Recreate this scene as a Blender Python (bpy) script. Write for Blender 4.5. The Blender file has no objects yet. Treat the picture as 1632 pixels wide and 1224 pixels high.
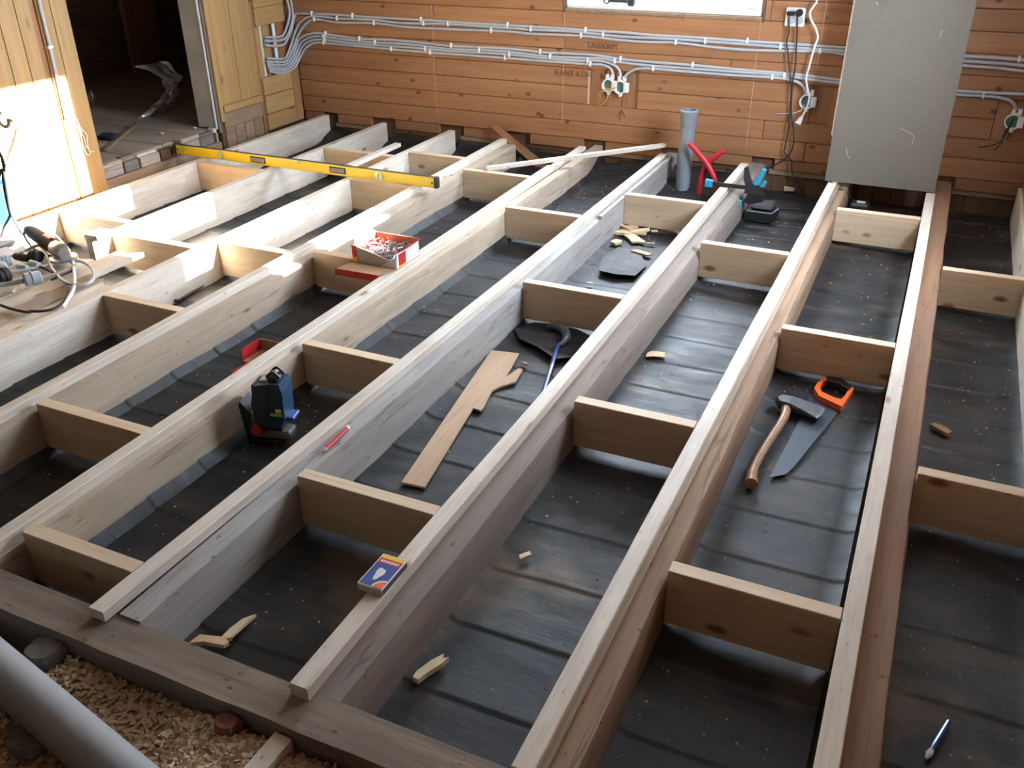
import bpy, math, random
from mathutils import Vector, Matrix, noise
random.seed(7)
sc = bpy.context.scene
C = sc.collection

# ------------------------------------------------------------------ camera
HC = 1.5                                        # lens height above the batten tops (z = 0)
FPX = 1440.63
RM = ((0.90768286, 0.41959638, -0.0071201),
      (0.19734321, -0.44174908, -0.87516479),
      (-0.37036128, 0.79296698, -0.48377256))   # rows: right, down, forward
cam_d = bpy.data.cameras.new('camera')
cam = bpy.data.objects.new('camera', cam_d)
C.objects.link(cam)
r_, d_, f_ = (Vector(v).normalized() for v in RM)
m = Matrix.Identity(4)
for i in range(3):
    m[i][0], m[i][1], m[i][2] = r_[i], -d_[i], -f_[i]
m[2][3] = HC
cam.matrix_world = m
cam_d.sensor_width = 36.0
cam_d.lens = FPX / 1632 * 36
cam_d.clip_start = 0.02
sc.camera = cam

# ------------------------------------------------------------------ world, sun, exposure
SKY = 46.0
w = bpy.data.worlds.new('sky')
sc.world = w
w.use_nodes = True
bg = w.node_tree.nodes['Background']
bg.inputs[0].default_value = (0.74, 0.85, 1.0, 1)
bg.inputs[1].default_value = SKY
sun_d = bpy.data.lights.new('sun', 'SUN')
sun_d.energy = 170.0
sun_d.angle = math.radians(0.6)
sun_d.color = (1.0, 0.95, 0.86)
sun = bpy.data.objects.new('sun', sun_d)
C.objects.link(sun)
SUN_DIR = Vector((-1.0, -0.15, -0.28)).normalized()
sun.rotation_euler = SUN_DIR.to_track_quat('-Z', 'Y').to_euler()
sun.location = (6, 7, 5)


def portal(name, loc, sx, sy, direction):
    l = bpy.data.lights.new(name, 'AREA')
    l.shape = 'RECTANGLE'
    l.size, l.size_y = sx, sy
    l.cycles.is_portal = True
    o = bpy.data.objects.new(name, l)
    C.objects.link(o)
    o.location = loc
    o.rotation_euler = Vector(direction).to_track_quat('-Z', 'Y').to_euler()


vs = sc.view_settings
vs.view_transform = 'Standard'
vs.look = 'None'
vs.gamma = 1.0
vs.use_curve_mapping = False
vs.exposure = 0.28

# ------------------------------------------------------------------ pixel -> place on a known plane of the room
def ray(p):
    a, b = (p[0] - 816) / FPX, (p[1] - 612) / FPX
    return Vector(tuple(RM[0][i] * a + RM[1][i] * b + RM[2][i] for i in range(3)))


def onz(p, z=0.0):
    d = ray(p)
    return Vector((0, 0, HC)) + d * ((z - HC) / d.z)


def ony(p, y):
    d = ray(p)
    return Vector((0, 0, HC)) + d * (y / d.y)


def onx(p, x):
    d = ray(p)
    return Vector((0, 0, HC)) + d * (x / d.x)


# ------------------------------------------------------------------ materials
MATS = {}


def new_mat(name):
    mt = bpy.data.materials.new(name)
    mt.use_nodes = True
    nt = mt.node_tree
    b = nt.nodes['Principled BSDF']
    MATS[name] = mt
    return mt, nt, b


def N(nt, t, **kw):
    n = nt.nodes.new(t)
    for k, v in kw.items():
        setattr(n, k, v)
    return n


def coords(nt, scale, rand=True):
    tc = N(nt, 'ShaderNodeTexCoord')
    mp = N(nt, 'ShaderNodeMapping')
    mp.inputs['Scale'].default_value = scale
    if rand:
        oi = N(nt, 'ShaderNodeObjectInfo')
        mu = N(nt, 'ShaderNodeVectorMath', operation='SCALE')
        cb = N(nt, 'ShaderNodeCombineXYZ')
        cb.inputs[0].default_value, cb.inputs[1].default_value, cb.inputs[2].default_value = 17.3, 9.1, 23.7
        nt.links.new(cb.outputs[0], mu.inputs[0])
        nt.links.new(oi.outputs['Random'], mu.inputs['Scale'])
        nt.links.new(mu.outputs[0], mp.inputs['Location'])
    nt.links.new(tc.outputs['Object'], mp.inputs['Vector'])
    return mp.outputs[0]


def ramp(nt, fac, stops):
    r = N(nt, 'ShaderNodeValToRGB')
    e = r.color_ramp.elements
    while len(e) < len(stops):
        e.new(0.5)
    for k, (p, c) in enumerate(stops):
        e[k].position = p
        e[k].color = (*c, 1) if len(c) == 3 else c
    nt.links.new(fac, r.inputs[0])
    return r.outputs[0]


def mix(nt, fac, a, b, blend='MIX'):
    x = N(nt, 'ShaderNodeMix', data_type='RGBA', blend_type=blend)
    for sock, val in ((x.inputs[0], fac), (x.inputs[6], a), (x.inputs[7], b)):
        if hasattr(val, 'links') or isinstance(val, bpy.types.NodeSocket):
            nt.links.new(val, sock)
        elif isinstance(val, (tuple, list)):
            sock.default_value = (*val, 1) if len(val) == 3 else val
        else:
            sock.default_value = val
    return x.outputs[2]


def noise_n(nt, vec, scale=1.0, detail=4, rough=0.55):
    n = N(nt, 'ShaderNodeTexNoise')
    n.inputs['Scale'].default_value = scale
    n.inputs['Detail'].default_value = detail
    n.inputs['Roughness'].default_value = rough
    nt.links.new(vec, n.inputs['Vector'])
    return n.outputs['Fac']


def axis_scale(axis, along, across):
    return tuple(along if a == axis else across for a in 'XYZ')


def wood(name, axis, light, dark, knot=(0.2, 0.09, 0.04), knots=0.055, rough=0.6, contrast=1.0,
         dirt=None, dirt_amt=0.0, dirt_scale=2.2, vary=0.12, bump=0.12, knot_sc=(3.2, 9.0), specks=0.35, cracks=0.0):
    mt, nt, b = new_mat(name)
    v = coords(nt, axis_scale(axis, 1.1, 26))
    g = noise_n(nt, v, 1.0, 6, 0.62)
    col = ramp(nt, g, [(0.5 - 0.22 / contrast, dark), (0.5 + 0.2 / contrast, light)])
    v2 = coords(nt, axis_scale(axis, 0.7, 5))
    g2 = noise_n(nt, v2, 1.0, 3)
    col = mix(nt, ramp(nt, g2, [(0.42, (0, 0, 0)), (0.7, (0.55, 0.55, 0.55))]), col,
              tuple(c * 0.72 for c in light))
    vf = coords(nt, axis_scale(axis, 5.0, 120))
    gf = noise_n(nt, vf, 1.0, 4, 0.6)
    col = mix(nt, ramp(nt, gf, [(0.52, (0, 0, 0)), (0.72, (0.5 * contrast,) * 3)]), col, tuple(c * 0.6 for c in dark))
    if cracks:
        vc = coords(nt, axis_scale(axis, 0.55, 13))
        gc = noise_n(nt, vc, 1.0, 3, 0.5)
        col = mix(nt, ramp(nt, gc, [(0.490, (0, 0, 0)), (0.5, (cracks,) * 3), (0.510, (0, 0, 0))]), col, (0.035, 0.022, 0.016))
    if specks:
        vs2 = coords(nt, axis_scale(axis, 28, 60))
        gs = noise_n(nt, vs2, 1.0, 2, 0.5)
        col = mix(nt, ramp(nt, gs, [(0.70, (0, 0, 0)), (0.76, (specks * 1.6,) * 3)]), col, tuple(c * 0.25 for c in dark))
    if knots:
        vk = coords(nt, axis_scale(axis, *knot_sc))
        vo = N(nt, 'ShaderNodeTexVoronoi')
        vo.inputs['Scale'].default_value = 1.0
        nt.links.new(vk, vo.inputs['Vector'])
        k = ramp(nt, vo.outputs['Distance'], [(0.0, (1, 1, 1)), (knots, (0.85, 0.85, 0.85)), (knots * 2.0, (0, 0, 0))])
        col = mix(nt, k, col, knot)
    if dirt:
        vd = coords(nt, axis_scale(axis, dirt_scale * 0.5, dirt_scale * 2.2))
        gd = noise_n(nt, vd, 1.6, 6, 0.66)
        col = mix(nt, ramp(nt, gd, [(0.5 - 0.16 * dirt_amt, (0, 0, 0)), (0.72 - 0.1 * dirt_amt, (dirt_amt,) * 3)]), col, dirt)
    oi = N(nt, 'ShaderNodeObjectInfo')
    val = ramp(nt, oi.outputs['Random'], [(0.0, (1 - vary,) * 3), (1.0, (1.0,) * 3)])
    col = mix(nt, 1.0, col, val, 'MULTIPLY')
    nt.links.new(col, b.inputs['Base Color'])
    b.inputs['Roughness'].default_value = rough
    b.inputs['Specular IOR Level'].default_value = 0.35
    bp = N(nt, 'ShaderNodeBump')
    bp.inputs['Strength'].default_value = bump
    bp.inputs['Distance'].default_value = 0.004
    nt.links.new(g, bp.inputs['Height'])
    nt.links.new(bp.outputs[0], b.inputs['Normal'])
    return mt


def plain(name, col, rough=0.5, metal=0.0, spec=0.5, vary=0.0, nscale=30, coat=0.0):
    mt, nt, b = new_mat(name)
    b.inputs['Base Color'].default_value = (*col, 1)
    b.inputs['Roughness'].default_value = rough
    b.inputs['Metallic'].default_value = metal
    b.inputs['Specular IOR Level'].default_value = spec
    b.inputs['Coat Weight'].default_value = coat
    if vary:
        g = noise_n(nt, coords(nt, (nscale,) * 3), 1.0, 5, 0.6)
        c = ramp(nt, g, [(0.3, tuple(x * (1 - vary) for x in col)), (0.7, tuple(min(1, x * (1 + vary * 0.6)) for x in col))])
        nt.links.new(c, b.inputs['Base Color'])
    return mt


PALE_L, PALE_D = (0.80, 0.735, 0.645), (0.69, 0.60, 0.49)
for ax in 'XYZ':
    wood('pine_' + ax, ax, PALE_L, PALE_D, knot=(0.24, 0.12, 0.06), knots=0.07, dirt=(0.45, 0.35, 0.26), dirt_amt=0.45, dirt_scale=4)
    wood('blockpine_' + ax, ax, (0.76, 0.61, 0.43), (0.64, 0.47, 0.31), knot=(0.24, 0.10, 0.04), knots=0.085, knot_sc=(4.5, 9.0))
    wood('wallpine_' + ax, ax, (0.43, 0.215, 0.102), (0.31, 0.138, 0.062), knot=(0.10, 0.03, 0.012), knots=0.075,
         rough=0.5, vary=0.2, knot_sc=(6.0, 9.0))
    wood('honeypine_' + ax, ax, (0.50, 0.32, 0.14), (0.40, 0.235, 0.09), knot=(0.2, 0.08, 0.03), knots=0.08, rough=0.55, vary=0.16)
    wood('oldwood_' + ax, ax, (0.30, 0.235, 0.19), (0.17, 0.125, 0.10), knot=(0.1, 0.05, 0.03), knots=0.05, rough=0.8,
         dirt=(0.20, 0.18, 0.165), dirt_amt=0.75, bump=0.5, contrast=0.8, specks=0.6, cracks=0.5)
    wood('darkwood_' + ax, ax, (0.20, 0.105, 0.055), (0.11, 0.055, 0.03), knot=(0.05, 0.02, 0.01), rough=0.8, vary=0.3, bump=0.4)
wood('greywood_Y', 'Y', (0.44, 0.415, 0.395), (0.33, 0.31, 0.29), knots=0.04, rough=0.8, dirt=(0.25, 0.22, 0.20), dirt_amt=0.6, bump=0.5, specks=0.6, cracks=0.5)
wood('greywood_X', 'X', (0.55, 0.44, 0.34), (0.40, 0.31, 0.23), knots=0.04, rough=0.85, dirt=(0.30, 0.23, 0.17), dirt_amt=0.7, bump=0.5)
wood('brownold_Y', 'Y', (0.42, 0.28, 0.18), (0.27, 0.165, 0.10), knots=0.05, rough=0.8, dirt=(0.16, 0.10, 0.07), dirt_amt=0.5, bump=0.4, specks=0.6, cracks=0.5)
wood('redold_Y', 'Y', (0.33, 0.185, 0.105), (0.22, 0.115, 0.062), knots=0.06, rough=0.75, dirt=(0.20, 0.13, 0.09), dirt_amt=0.5, bump=0.3, specks=0.6, cracks=0.3)
wood('tanold_Y', 'Y', (0.55, 0.44, 0.33), (0.42, 0.32, 0.23), knots=0.05, rough=0.75, dirt=(0.30, 0.24, 0.19), dirt_amt=0.6, bump=0.4, specks=0.6, cracks=0.5)
wood('header_X', 'X', (0.36, 0.28, 0.21), (0.23, 0.175, 0.13), knots=0.03, rough=0.9, dirt=(0.12, 0.09, 0.07), dirt_amt=0.6, bump=0.6, specks=0.6)
wood('hardboard', 'Y', (0.50, 0.34, 0.22), (0.44, 0.29, 0.185), knots=0, rough=0.8, bump=0.05)
wood('axe_handle', 'Y', (0.42, 0.24, 0.12), (0.28, 0.15, 0.07), knots=0, rough=0.35, bump=0.05)

plain('paint_white', (0.82, 0.83, 0.82), 0.45, vary=0.05)
plain('jamb_paint', (0.50, 0.47, 0.41), 0.6, vary=0.15, nscale=8)
plain('cable_grey', (0.46, 0.48, 0.52), 0.45)
plain('clip_white', (0.86, 0.86, 0.84), 0.5)
plain('pvc_grey', (0.23, 0.265, 0.30), 0.4, vary=0.1, nscale=6)
plain('pvc_foreground', (0.27, 0.285, 0.30), 0.5, vary=0.08, nscale=6)
plain('red_hose', (0.50, 0.02, 0.035), 0.4)
plain('black_plastic', (0.012, 0.012, 0.014), 0.45)
plain('rubber', (0.02, 0.02, 0.022), 0.7)
plain('blue_plastic', (0.02, 0.30, 0.48), 0.4)
plain('cyan_bucket', (0.008, 0.20, 0.50), 0.35)
plain('teal_plug', (0.16, 0.23, 0.25), 0.5)
plain('plug_grey', (0.42, 0.48, 0.50), 0.45)
plain('box_teal', (0.10, 0.17, 0.16), 0.5)
plain('yellow_level', (0.85, 0.63, 0.012), 0.3, coat=0.3)
plain('steel', (0.42, 0.43, 0.44), 0.35, metal=0.9)
plain('steel_dark', (0.12, 0.125, 0.135), 0.45, metal=0.7, vary=0.2)
plain('saw_blade', (0.055, 0.07, 0.09), 0.42, metal=0.4, vary=0.12, nscale=12)
plain('bar_blue', (0.03, 0.07, 0.26), 0.35, coat=0.3)
plain('orange', (0.85, 0.13, 0.015), 0.45)
plain('red_card', (0.52, 0.022, 0.022), 0.5)
plain('yellow_card', (0.80, 0.50, 0.03), 0.5)
plain('white_card', (0.72, 0.70, 0.66), 0.6)
plain('brown_card', (0.36, 0.22, 0.12), 0.8)
plain('grey_card', (0.42, 0.38, 0.35), 0.8)
plain('match_blue', (0.015, 0.055, 0.27), 0.5)
plain('match_orange', (0.78, 0.13, 0.02), 0.5)
plain('match_side', (0.10, 0.09, 0.11), 0.7)
plain('laser_blue', (0.018, 0.055, 0.11), 0.4, vary=0.1)
plain('grinder_black', (0.004, 0.0025, 0.004), 0.7, spec=0.05)
plain('laser_grey', (0.035, 0.04, 0.05), 0.45)
plain('bracket_grey', (0.13, 0.13, 0.13), 0.5)
plain('lime', (0.45, 0.58, 0.04), 0.5)
plain('red_knob', (0.36, 0.03, 0.025), 0.4)
plain('ink', (0.10, 0.045, 0.02), 0.8)
plain('wire_yellow', (0.60, 0.36, 0.08), 0.5)
plain('stone', (0.17, 0.155, 0.135), 0.9, vary=0.4, nscale=18)
plain('brick', (0.19, 0.07, 0.04), 0.9, vary=0.3, nscale=25)
plain('chip', (0.62, 0.42, 0.24), 0.8, vary=0.3, nscale=10)
plain('chip_pale', (0.72, 0.58, 0.38), 0.8, vary=0.2, nscale=10)
plain('dark_rag', (0.03, 0.022, 0.028), 0.9)
plain('string', (0.75, 0.70, 0.58), 0.8)
plain('cord_brown', (0.30, 0.21, 0.15), 0.6)
plain('soil', (0.10, 0.075, 0.05), 1.0, vary=0.5, nscale=20)
plain('caulk', (0.56, 0.36, 0.22), 0.8)
plain('plaster_ceiling', (0.48, 0.455, 0.42), 0.9, vary=0.1)


def mk_panel():
    mt, nt, b = new_mat('fibreboard')
    g = noise_n(nt, coords(nt, (260,) * 3, False), 1.0, 3, 0.7)
    col = ramp(nt, g, [(0.3, (0.12, 0.109, 0.088)), (0.7, (0.185, 0.170, 0.14))])
    g2 = noise_n(nt, coords(nt, (2.4, 2.4, 4.4), False), 1.0, 5, 0.62)
    col = mix(nt, ramp(nt, g2, [(0.56, (0, 0, 0)), (0.74, (0.6, 0.6, 0.6))]), col, (0.09, 0.088, 0.083))
    nt.links.new(col, b.inputs['Base Color'])
    b.inputs['Roughness'].default_value = 0.85
    bp = N(nt, 'ShaderNodeBump')
    bp.inputs['Strength'].default_value = 0.25
    bp.inputs['Distance'].default_value = 0.002
    nt.links.new(g, bp.inputs['Height'])
    nt.links.new(bp.outputs[0], b.inputs['Normal'])


mk_panel()


def mk_tar():
    mt, nt, b = new_mat('tar_paper')
    v = coords(nt, (2.2, 7.0, 3))
    g = noise_n(nt, v, 1.5, 8, 0.7)
    col = ramp(nt, g, [(0.36, (0.006, 0.006, 0.007)), (0.56, (0.018, 0.0175, 0.019)), (0.74, (0.055, 0.053, 0.053))])
    g2 = noise_n(nt, coords(nt, (3.0, 6.5, 2)), 1.0, 8, 0.72)
    col = mix(nt, ramp(nt, g2, [(0.52, (0, 0, 0)), (0.68, (0.7, 0.7, 0.7))]), col, (0.075, 0.050, 0.030))
    g4 = noise_n(nt, coords(nt, (1.2, 1.6, 1)), 1.0, 5, 0.6)
    col = mix(nt, ramp(nt, g4, [(0.60, (0, 0, 0)), (0.70, (0.6, 0.6, 0.6))]), col, (0.17, 0.115, 0.066))
    g3 = noise_n(nt, coords(nt, (60, 60, 60)), 1.0, 3, 0.6)
    col = mix(nt, ramp(nt, g3, [(0.70, (0, 0, 0)), (0.76, (0.5, 0.5, 0.5))]), col, (0.26, 0.20, 0.14))
    nt.links.new(col, b.inputs['Base Color'])
    nt.links.new(ramp(nt, g, [(0.3, (0.44,) * 3), (0.75, (0.70,) * 3)]), b.inputs['Roughness'])
    b.inputs['Specular IOR Level'].default_value = 0.36
    bp = N(nt, 'ShaderNodeBump')
    bp.inputs['Strength'].default_value = 0.45
    bp.inputs['Distance'].default_value = 0.006
    nt.links.new(g, bp.inputs['Height'])
    nt.links.new(bp.outputs[0], b.inputs['Normal'])


mk_tar()


def mk_sawdust():
    mt, nt, b = new_mat('sawdust')
    g = noise_n(nt, coords(nt, (55,) * 3, False), 1.0, 6, 0.7)
    col = ramp(nt, g, [(0.32, (0.07, 0.032, 0.010)), (0.5, (0.26, 0.135, 0.05)), (0.68, (0.46, 0.29, 0.13))])
    nt.links.new(col, b.inputs['Base Color'])
    b.inputs['Roughness'].default_value = 0.95
    bp = N(nt, 'ShaderNodeBump')
    bp.inputs['Strength'].default_value = 0.8
    bp.inputs['Distance'].default_value = 0.01
    nt.links.new(g, bp.inputs['Height'])
    nt.links.new(bp.outputs[0], b.inputs['Normal'])


mk_sawdust()


def mk_clear(name, tint, gloss, rough, fac):
    mt = bpy.data.materials.new(name)
    mt.use_nodes = True
    nt = mt.node_tree
    nt.nodes.clear()
    out = N(nt, 'ShaderNodeOutputMaterial')
    tr = N(nt, 'ShaderNodeBsdfTransparent')
    tr.inputs[0].default_value = (*tint, 1)
    gl = N(nt, 'ShaderNodeBsdfGlossy')
    gl.inputs['Color'].default_value = (*gloss, 1)
    gl.inputs['Roughness'].default_value = rough
    mx = N(nt, 'ShaderNodeMixShader')
    mx.inputs[0].default_value = fac
    nt.links.new(tr.outputs[0], mx.inputs[1])
    nt.links.new(gl.outputs[0], mx.inputs[2])
    nt.links.new(mx.outputs[0], out.inputs[0])
    MATS[name] = mt


mk_clear('window_glass', (0.97, 0.98, 0.98), (1, 1, 1), 0.02, 0.05)
mk_clear('plastic_film', (0.82, 0.83, 0.84), (0.95, 0.95, 1.0), 0.25, 0.35)
nt_ = MATS['plastic_film'].node_tree
df = N(nt_, 'ShaderNodeBsdfDiffuse')
df.inputs[0].default_value = (0.75, 0.78, 0.82, 1)
m2 = N(nt_, 'ShaderNodeMixShader')
m2.inputs[0].default_value = 0.30
out_ = [n for n in nt_.nodes if n.type == 'OUTPUT_MATERIAL'][0]
src = out_.inputs[0].links[0].from_socket
nt_.links.new(src, m2.inputs[1])
nt_.links.new(df.outputs[0], m2.inputs[2])
nt_.links.new(m2.outputs[0], out_.inputs[0])


# ------------------------------------------------------------------ mesh helpers
class MB:
    def __init__(s):
        s.v, s.f = [], []

    def add(s, vs_, fs_):
        o = len(s.v)
        s.v += [Vector(x) for x in vs_]
        s.f += [tuple(i + o for i in f) for f in fs_]
        return s

    def box(s, x0, x1, y0, y1, z0, z1, c=0.0):
        if c <= 0:
            vs_ = [(x, y, z) for z in (z0, z1) for y in (y0, y1) for x in (x0, x1)]
            return s.add(vs_, [(0, 2, 3, 1), (4, 5, 7, 6), (0, 1, 5, 4), (2, 6, 7, 3), (0, 4, 6, 2), (1, 3, 7, 5)])
        c = min(c, (x1 - x0) * .45, (y1 - y0) * .45, (z1 - z0) * .45)
        vs_, idx = [], {}
        X, Y, Z = (x0, x1), (y0, y1), (z0, z1)
        for i in (0, 1):
            for j in (0, 1):
                for k in (0, 1):
                    sx, sy, sz = (c if i == 0 else -c), (c if j == 0 else -c), (c if k == 0 else -c)
                    for a in range(3):
                        p = [X[i] + sx, Y[j] + sy, Z[k] + sz]
                        p[a] = (X[i], Y[j], Z[k])[a]
                        idx[i, j, k, a] = len(vs_)
                        vs_.append(tuple(p))
        fs = []
        I = idx
        for e in (0, 1):
            fs.append([I[e, 0, 0, 0], I[e, 1, 0, 0], I[e, 1, 1, 0], I[e, 0, 1, 0]])
            fs.append([I[0, e, 0, 1], I[1, e, 0, 1], I[1, e, 1, 1], I[0, e, 1, 1]])
            fs.append([I[0, 0, e, 2], I[1, 0, e, 2], I[1, 1, e, 2], I[0, 1, e, 2]])
        for a in (0, 1):
            for b in (0, 1):
                fs.append([I[a, b, 0, 0], I[a, b, 1, 0], I[a, b, 1, 1], I[a, b, 0, 1]])
                fs.append([I[a, 0, b, 0], I[a, 1, b, 0], I[a, 1, b, 2], I[a, 0, b, 2]])
                fs.append([I[0, a, b, 1], I[1, a, b, 1], I[1, a, b, 2], I[0, a, b, 2]])
        for i in (0, 1):
            for j in (0, 1):
                for k in (0, 1):
                    fs.append([I[i, j, k, 0], I[i, j, k, 1], I[i, j, k, 2]])
        cen = Vector(((x0 + x1) / 2, (y0 + y1) / 2, (z0 + z1) / 2))
        out = []
        for f in fs:
            a, b, d = (Vector(vs_[i]) for i in f[:3])
            n = (b - a).cross(d - a)
            mid = sum((Vector(vs_[i]) for i in f), Vector()) / len(f)
            out.append(f if n.dot(mid - cen) > 0 else f[::-1])
        return s.add(vs_, out)

    def prism(s, pts, vec):
        """closed polygon (3D points) extruded along vec"""
        pts = [Vector(p) for p in pts]
        vec = Vector(vec)
        n = len(pts)
        nor = Vector()
        for i in range(n):
            nor += pts[i].cross(pts[(i + 1) % n])
        if nor.dot(vec) < 0:
            pts = pts[::-1]
        vs_ = pts + [p + vec for p in pts]
        fs = [tuple(range(n))[::-1], tuple(range(n, 2 * n))]
        fs += [(i, (i + 1) % n, n + (i + 1) % n, n + i) for i in range(n)]
        return s.add(vs_, fs)

    def tube(s, pts, r, n=8, cap=True, smooth=0):
        pts = [Vector(p) for p in pts]
        if smooth:
            pts = catmull(pts, smooth)
        rs = r if isinstance(r, (list, tuple)) else [r] * len(pts)
        if len(rs) != len(pts):
            rs = [rs[0] + (rs[-1] - rs[0]) * i / (len(pts) - 1) for i in range(len(pts))] if len(rs) == 2 else \
                 [rs[min(len(rs) - 1, int(i * (len(rs) - 1) / (len(pts) - 1) + .5))] for i in range(len(pts))]
        t0 = (pts[1] - pts[0]).normalized()
        up = Vector((0, 0, 1)) if abs(t0.z) < .9 else Vector((0, 1, 0))
        u = t0.cross(up).normalized()
        vs_, fs = [], []
        for i, p in enumerate(pts):
            t = (pts[min(i + 1, len(pts) - 1)] - pts[max(i - 1, 0)]).normalized()
            u = (u - t * u.dot(t)).normalized()
            w_ = t.cross(u)
            for k in range(n):
                a = 2 * math.pi * k / n
                vs_.append(p + (u * math.cos(a) + w_ * math.sin(a)) * rs[i])
        for i in range(len(pts) - 1):
            for k in range(n):
                a, b = i * n + k, i * n + (k + 1) % n
                fs.append((a, b, b + n, a + n))
        if cap:
            fs.append(tuple(range(n))[::-1])
            fs.append(tuple(range((len(pts) - 1) * n, len(pts) * n)))
        return s.add(vs_, fs)

    def lathe(s, prof, origin=(0, 0, 0), axis='Z', n=20):
        """prof: list of (radius, height)"""
        o = Vector(origin)
        vs_, fs = [], []
        for (r, h) in prof:
            for k in range(n):
                a = 2 * math.pi * k / n
                c, d = r * math.cos(a), r * math.sin(a)
                vs_.append(o + (Vector((c, d, h)) if axis == 'Z' else Vector((h, c, d)) if axis == 'X' else Vector((d, h, c))))
        for i in range(len(prof) - 1):
            for k in range(n):
                a, b = i * n + k, i * n + (k + 1) % n
                fs.append((a, b, b + n, a + n))
        fs.append(tuple(range(n))[::-1])
        fs.append(tuple(range((len(prof) - 1) * n, len(prof) * n)))
        return s.add(vs_, fs)

    def grid(s, nx, ny, fn):
        vs_ = [fn(i / (nx - 1), j / (ny - 1)) for j in range(ny) for i in range(nx)]
        fs = [(j * nx + i, j * nx + i + 1, (j + 1) * nx + i + 1, (j + 1) * nx + i) for j in range(ny - 1) for i in range(nx - 1)]
        return s.add(vs_, fs)

    def xf(s, mat):
        s.v = [mat @ v for v in s.v]
        return s


def catmull(pts, k):
    if len(pts) < 3:
        return pts
    out = []
    P = [pts[0] * 2 - pts[1]] + pts + [pts[-1] * 2 - pts[-2]]
    for i in range(1, len(P) - 2):
        a, b, c, d = P[i - 1], P[i], P[i + 1], P[i + 2]
        for j in range(k):
            t = j / k
            out.append(0.5 * ((2 * b) + (c - a) * t + (2 * a - 5 * b + 4 * c - d) * t * t + (3 * b - a - 3 * c + d) * t ** 3))
    out.append(pts[-1])
    return out


def mesh_from(name, verts, faces, mat, smooth=False):
    me = bpy.data.meshes.new(name)
    me.from_pydata([tuple(v) for v in verts], [], faces)
    me.materials.append(MATS[mat] if isinstance(mat, str) else mat)
    if smooth:
        for p in me.polygons:
            p.use_smooth = True
        try:
            me.set_sharp_from_angle(angle=math.radians(38))
        except Exception:
            pass
    me.update()
    return me


def part(name, mb, mat, parent, smooth=False, local=False, label=None):
    """a child mesh; vertices given in world space unless local"""
    off = Vector() if local else Vector(ROOT_LOC.get(parent.name, (0, 0, 0)))
    vv = mb.v if local else [v - off for v in mb.v]
    c = sum(vv, Vector()) / len(vv)
    o = bpy.data.objects.new(name, mesh_from(name, [v - c for v in vv], mb.f, mat, smooth))
    C.objects.link(o)
    o.parent = parent
    o.location = c
    ROOT_LOC[o.name] = (off + c) if not local else c
    if label:
        o['label'] = label
    return o


ROOT_LOC = {}


def tag(o, label=None, cat=None, group=None, kind=None):
    for k, v in (('label', label), ('category', cat), ('group', group), ('kind', kind)):
        if v:
            o[k] = v
    return o


def solid(name, mb, mat, label=None, cat=None, group=None, kind=None, smooth=False):
    """a top-level thing that is one mesh, origin at the middle of its base"""
    lo = Vector([min(v[i] for v in mb.v) for i in range(3)])
    hi = Vector([max(v[i] for v in mb.v) for i in range(3)])
    c = Vector(((lo.x + hi.x) / 2, (lo.y + hi.y) / 2, lo.z))
    o = bpy.data.objects.new(name, mesh_from(name, [v - c for v in mb.v], mb.f, mat, smooth))
    C.objects.link(o)
    o.location = c
    ROOT_LOC[o.name] = c
    return tag(o, label, cat, group, kind)


def thing(name, loc, label=None, cat=None, group=None, kind=None, rotz=0.0):
    o = bpy.data.objects.new(name, None)
    o.empty_display_size = 0.05
    C.objects.link(o)
    o.location = loc
    o.rotation_euler = (0, 0, rotz)
    ROOT_LOC[o.name] = Vector(loc)
    return tag(o, label, cat, group, kind)


def struct(name, mb, mat, smooth=False, label=None):
    return solid(name, mb, mat, label=label, kind='structure', smooth=smooth)


def nz(x, y, z=0.0, s=1.0):
    return noise.noise(Vector((x * s, y * s, z * s)))


# ------------------------------------------------------------------ the room
YW, XL, XR, YF, ZC = 5.72, -4.40, 0.50, -1.6, 2.35
ZF = -0.20
WIN_B = (-2.28, -1.045, 0.815, 2.04)           # back window  X0 X1 Z0 Z1
WIN_R = (3.46, 4.46, 0.80, 2.06)               # right window Y0 Y1 Z0 Z1 (the sun comes in here)
DOOR = (3.79, 4.80)                            # doorway in the left wall

struct('floor', MB().box(XL - .3, XR + .3, YF - .3, YW + .3, ZF - .12, ZF - .012), 'soil', label='dark ground under the floor joists')
struct('ceiling', MB().box(XL - .3, XR + .3, YF - .3, YW + .3, ZC, ZC + .15), 'plaster_ceiling', label='plain ceiling above the room')


def holed(mb, axis, lo, hi, u0, u1, z0, z1, hole):
    """wall slab with one rectangular hole; axis 'X': wall runs along X"""
    h0, h1, hz0, hz1 = hole
    for (a, b, c, d) in ((u0, h0, z0, z1), (h1, u1, z0, z1), (h0, h1, z0, hz0), (h0, h1, hz1, z1)):
        if b - a > 1e-4 and d - c > 1e-4:
            if axis == 'X':
                mb.box(a, b, lo, hi, c, d)
            else:
                mb.box(lo, hi, a, b, c, d)
    return mb


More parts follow.
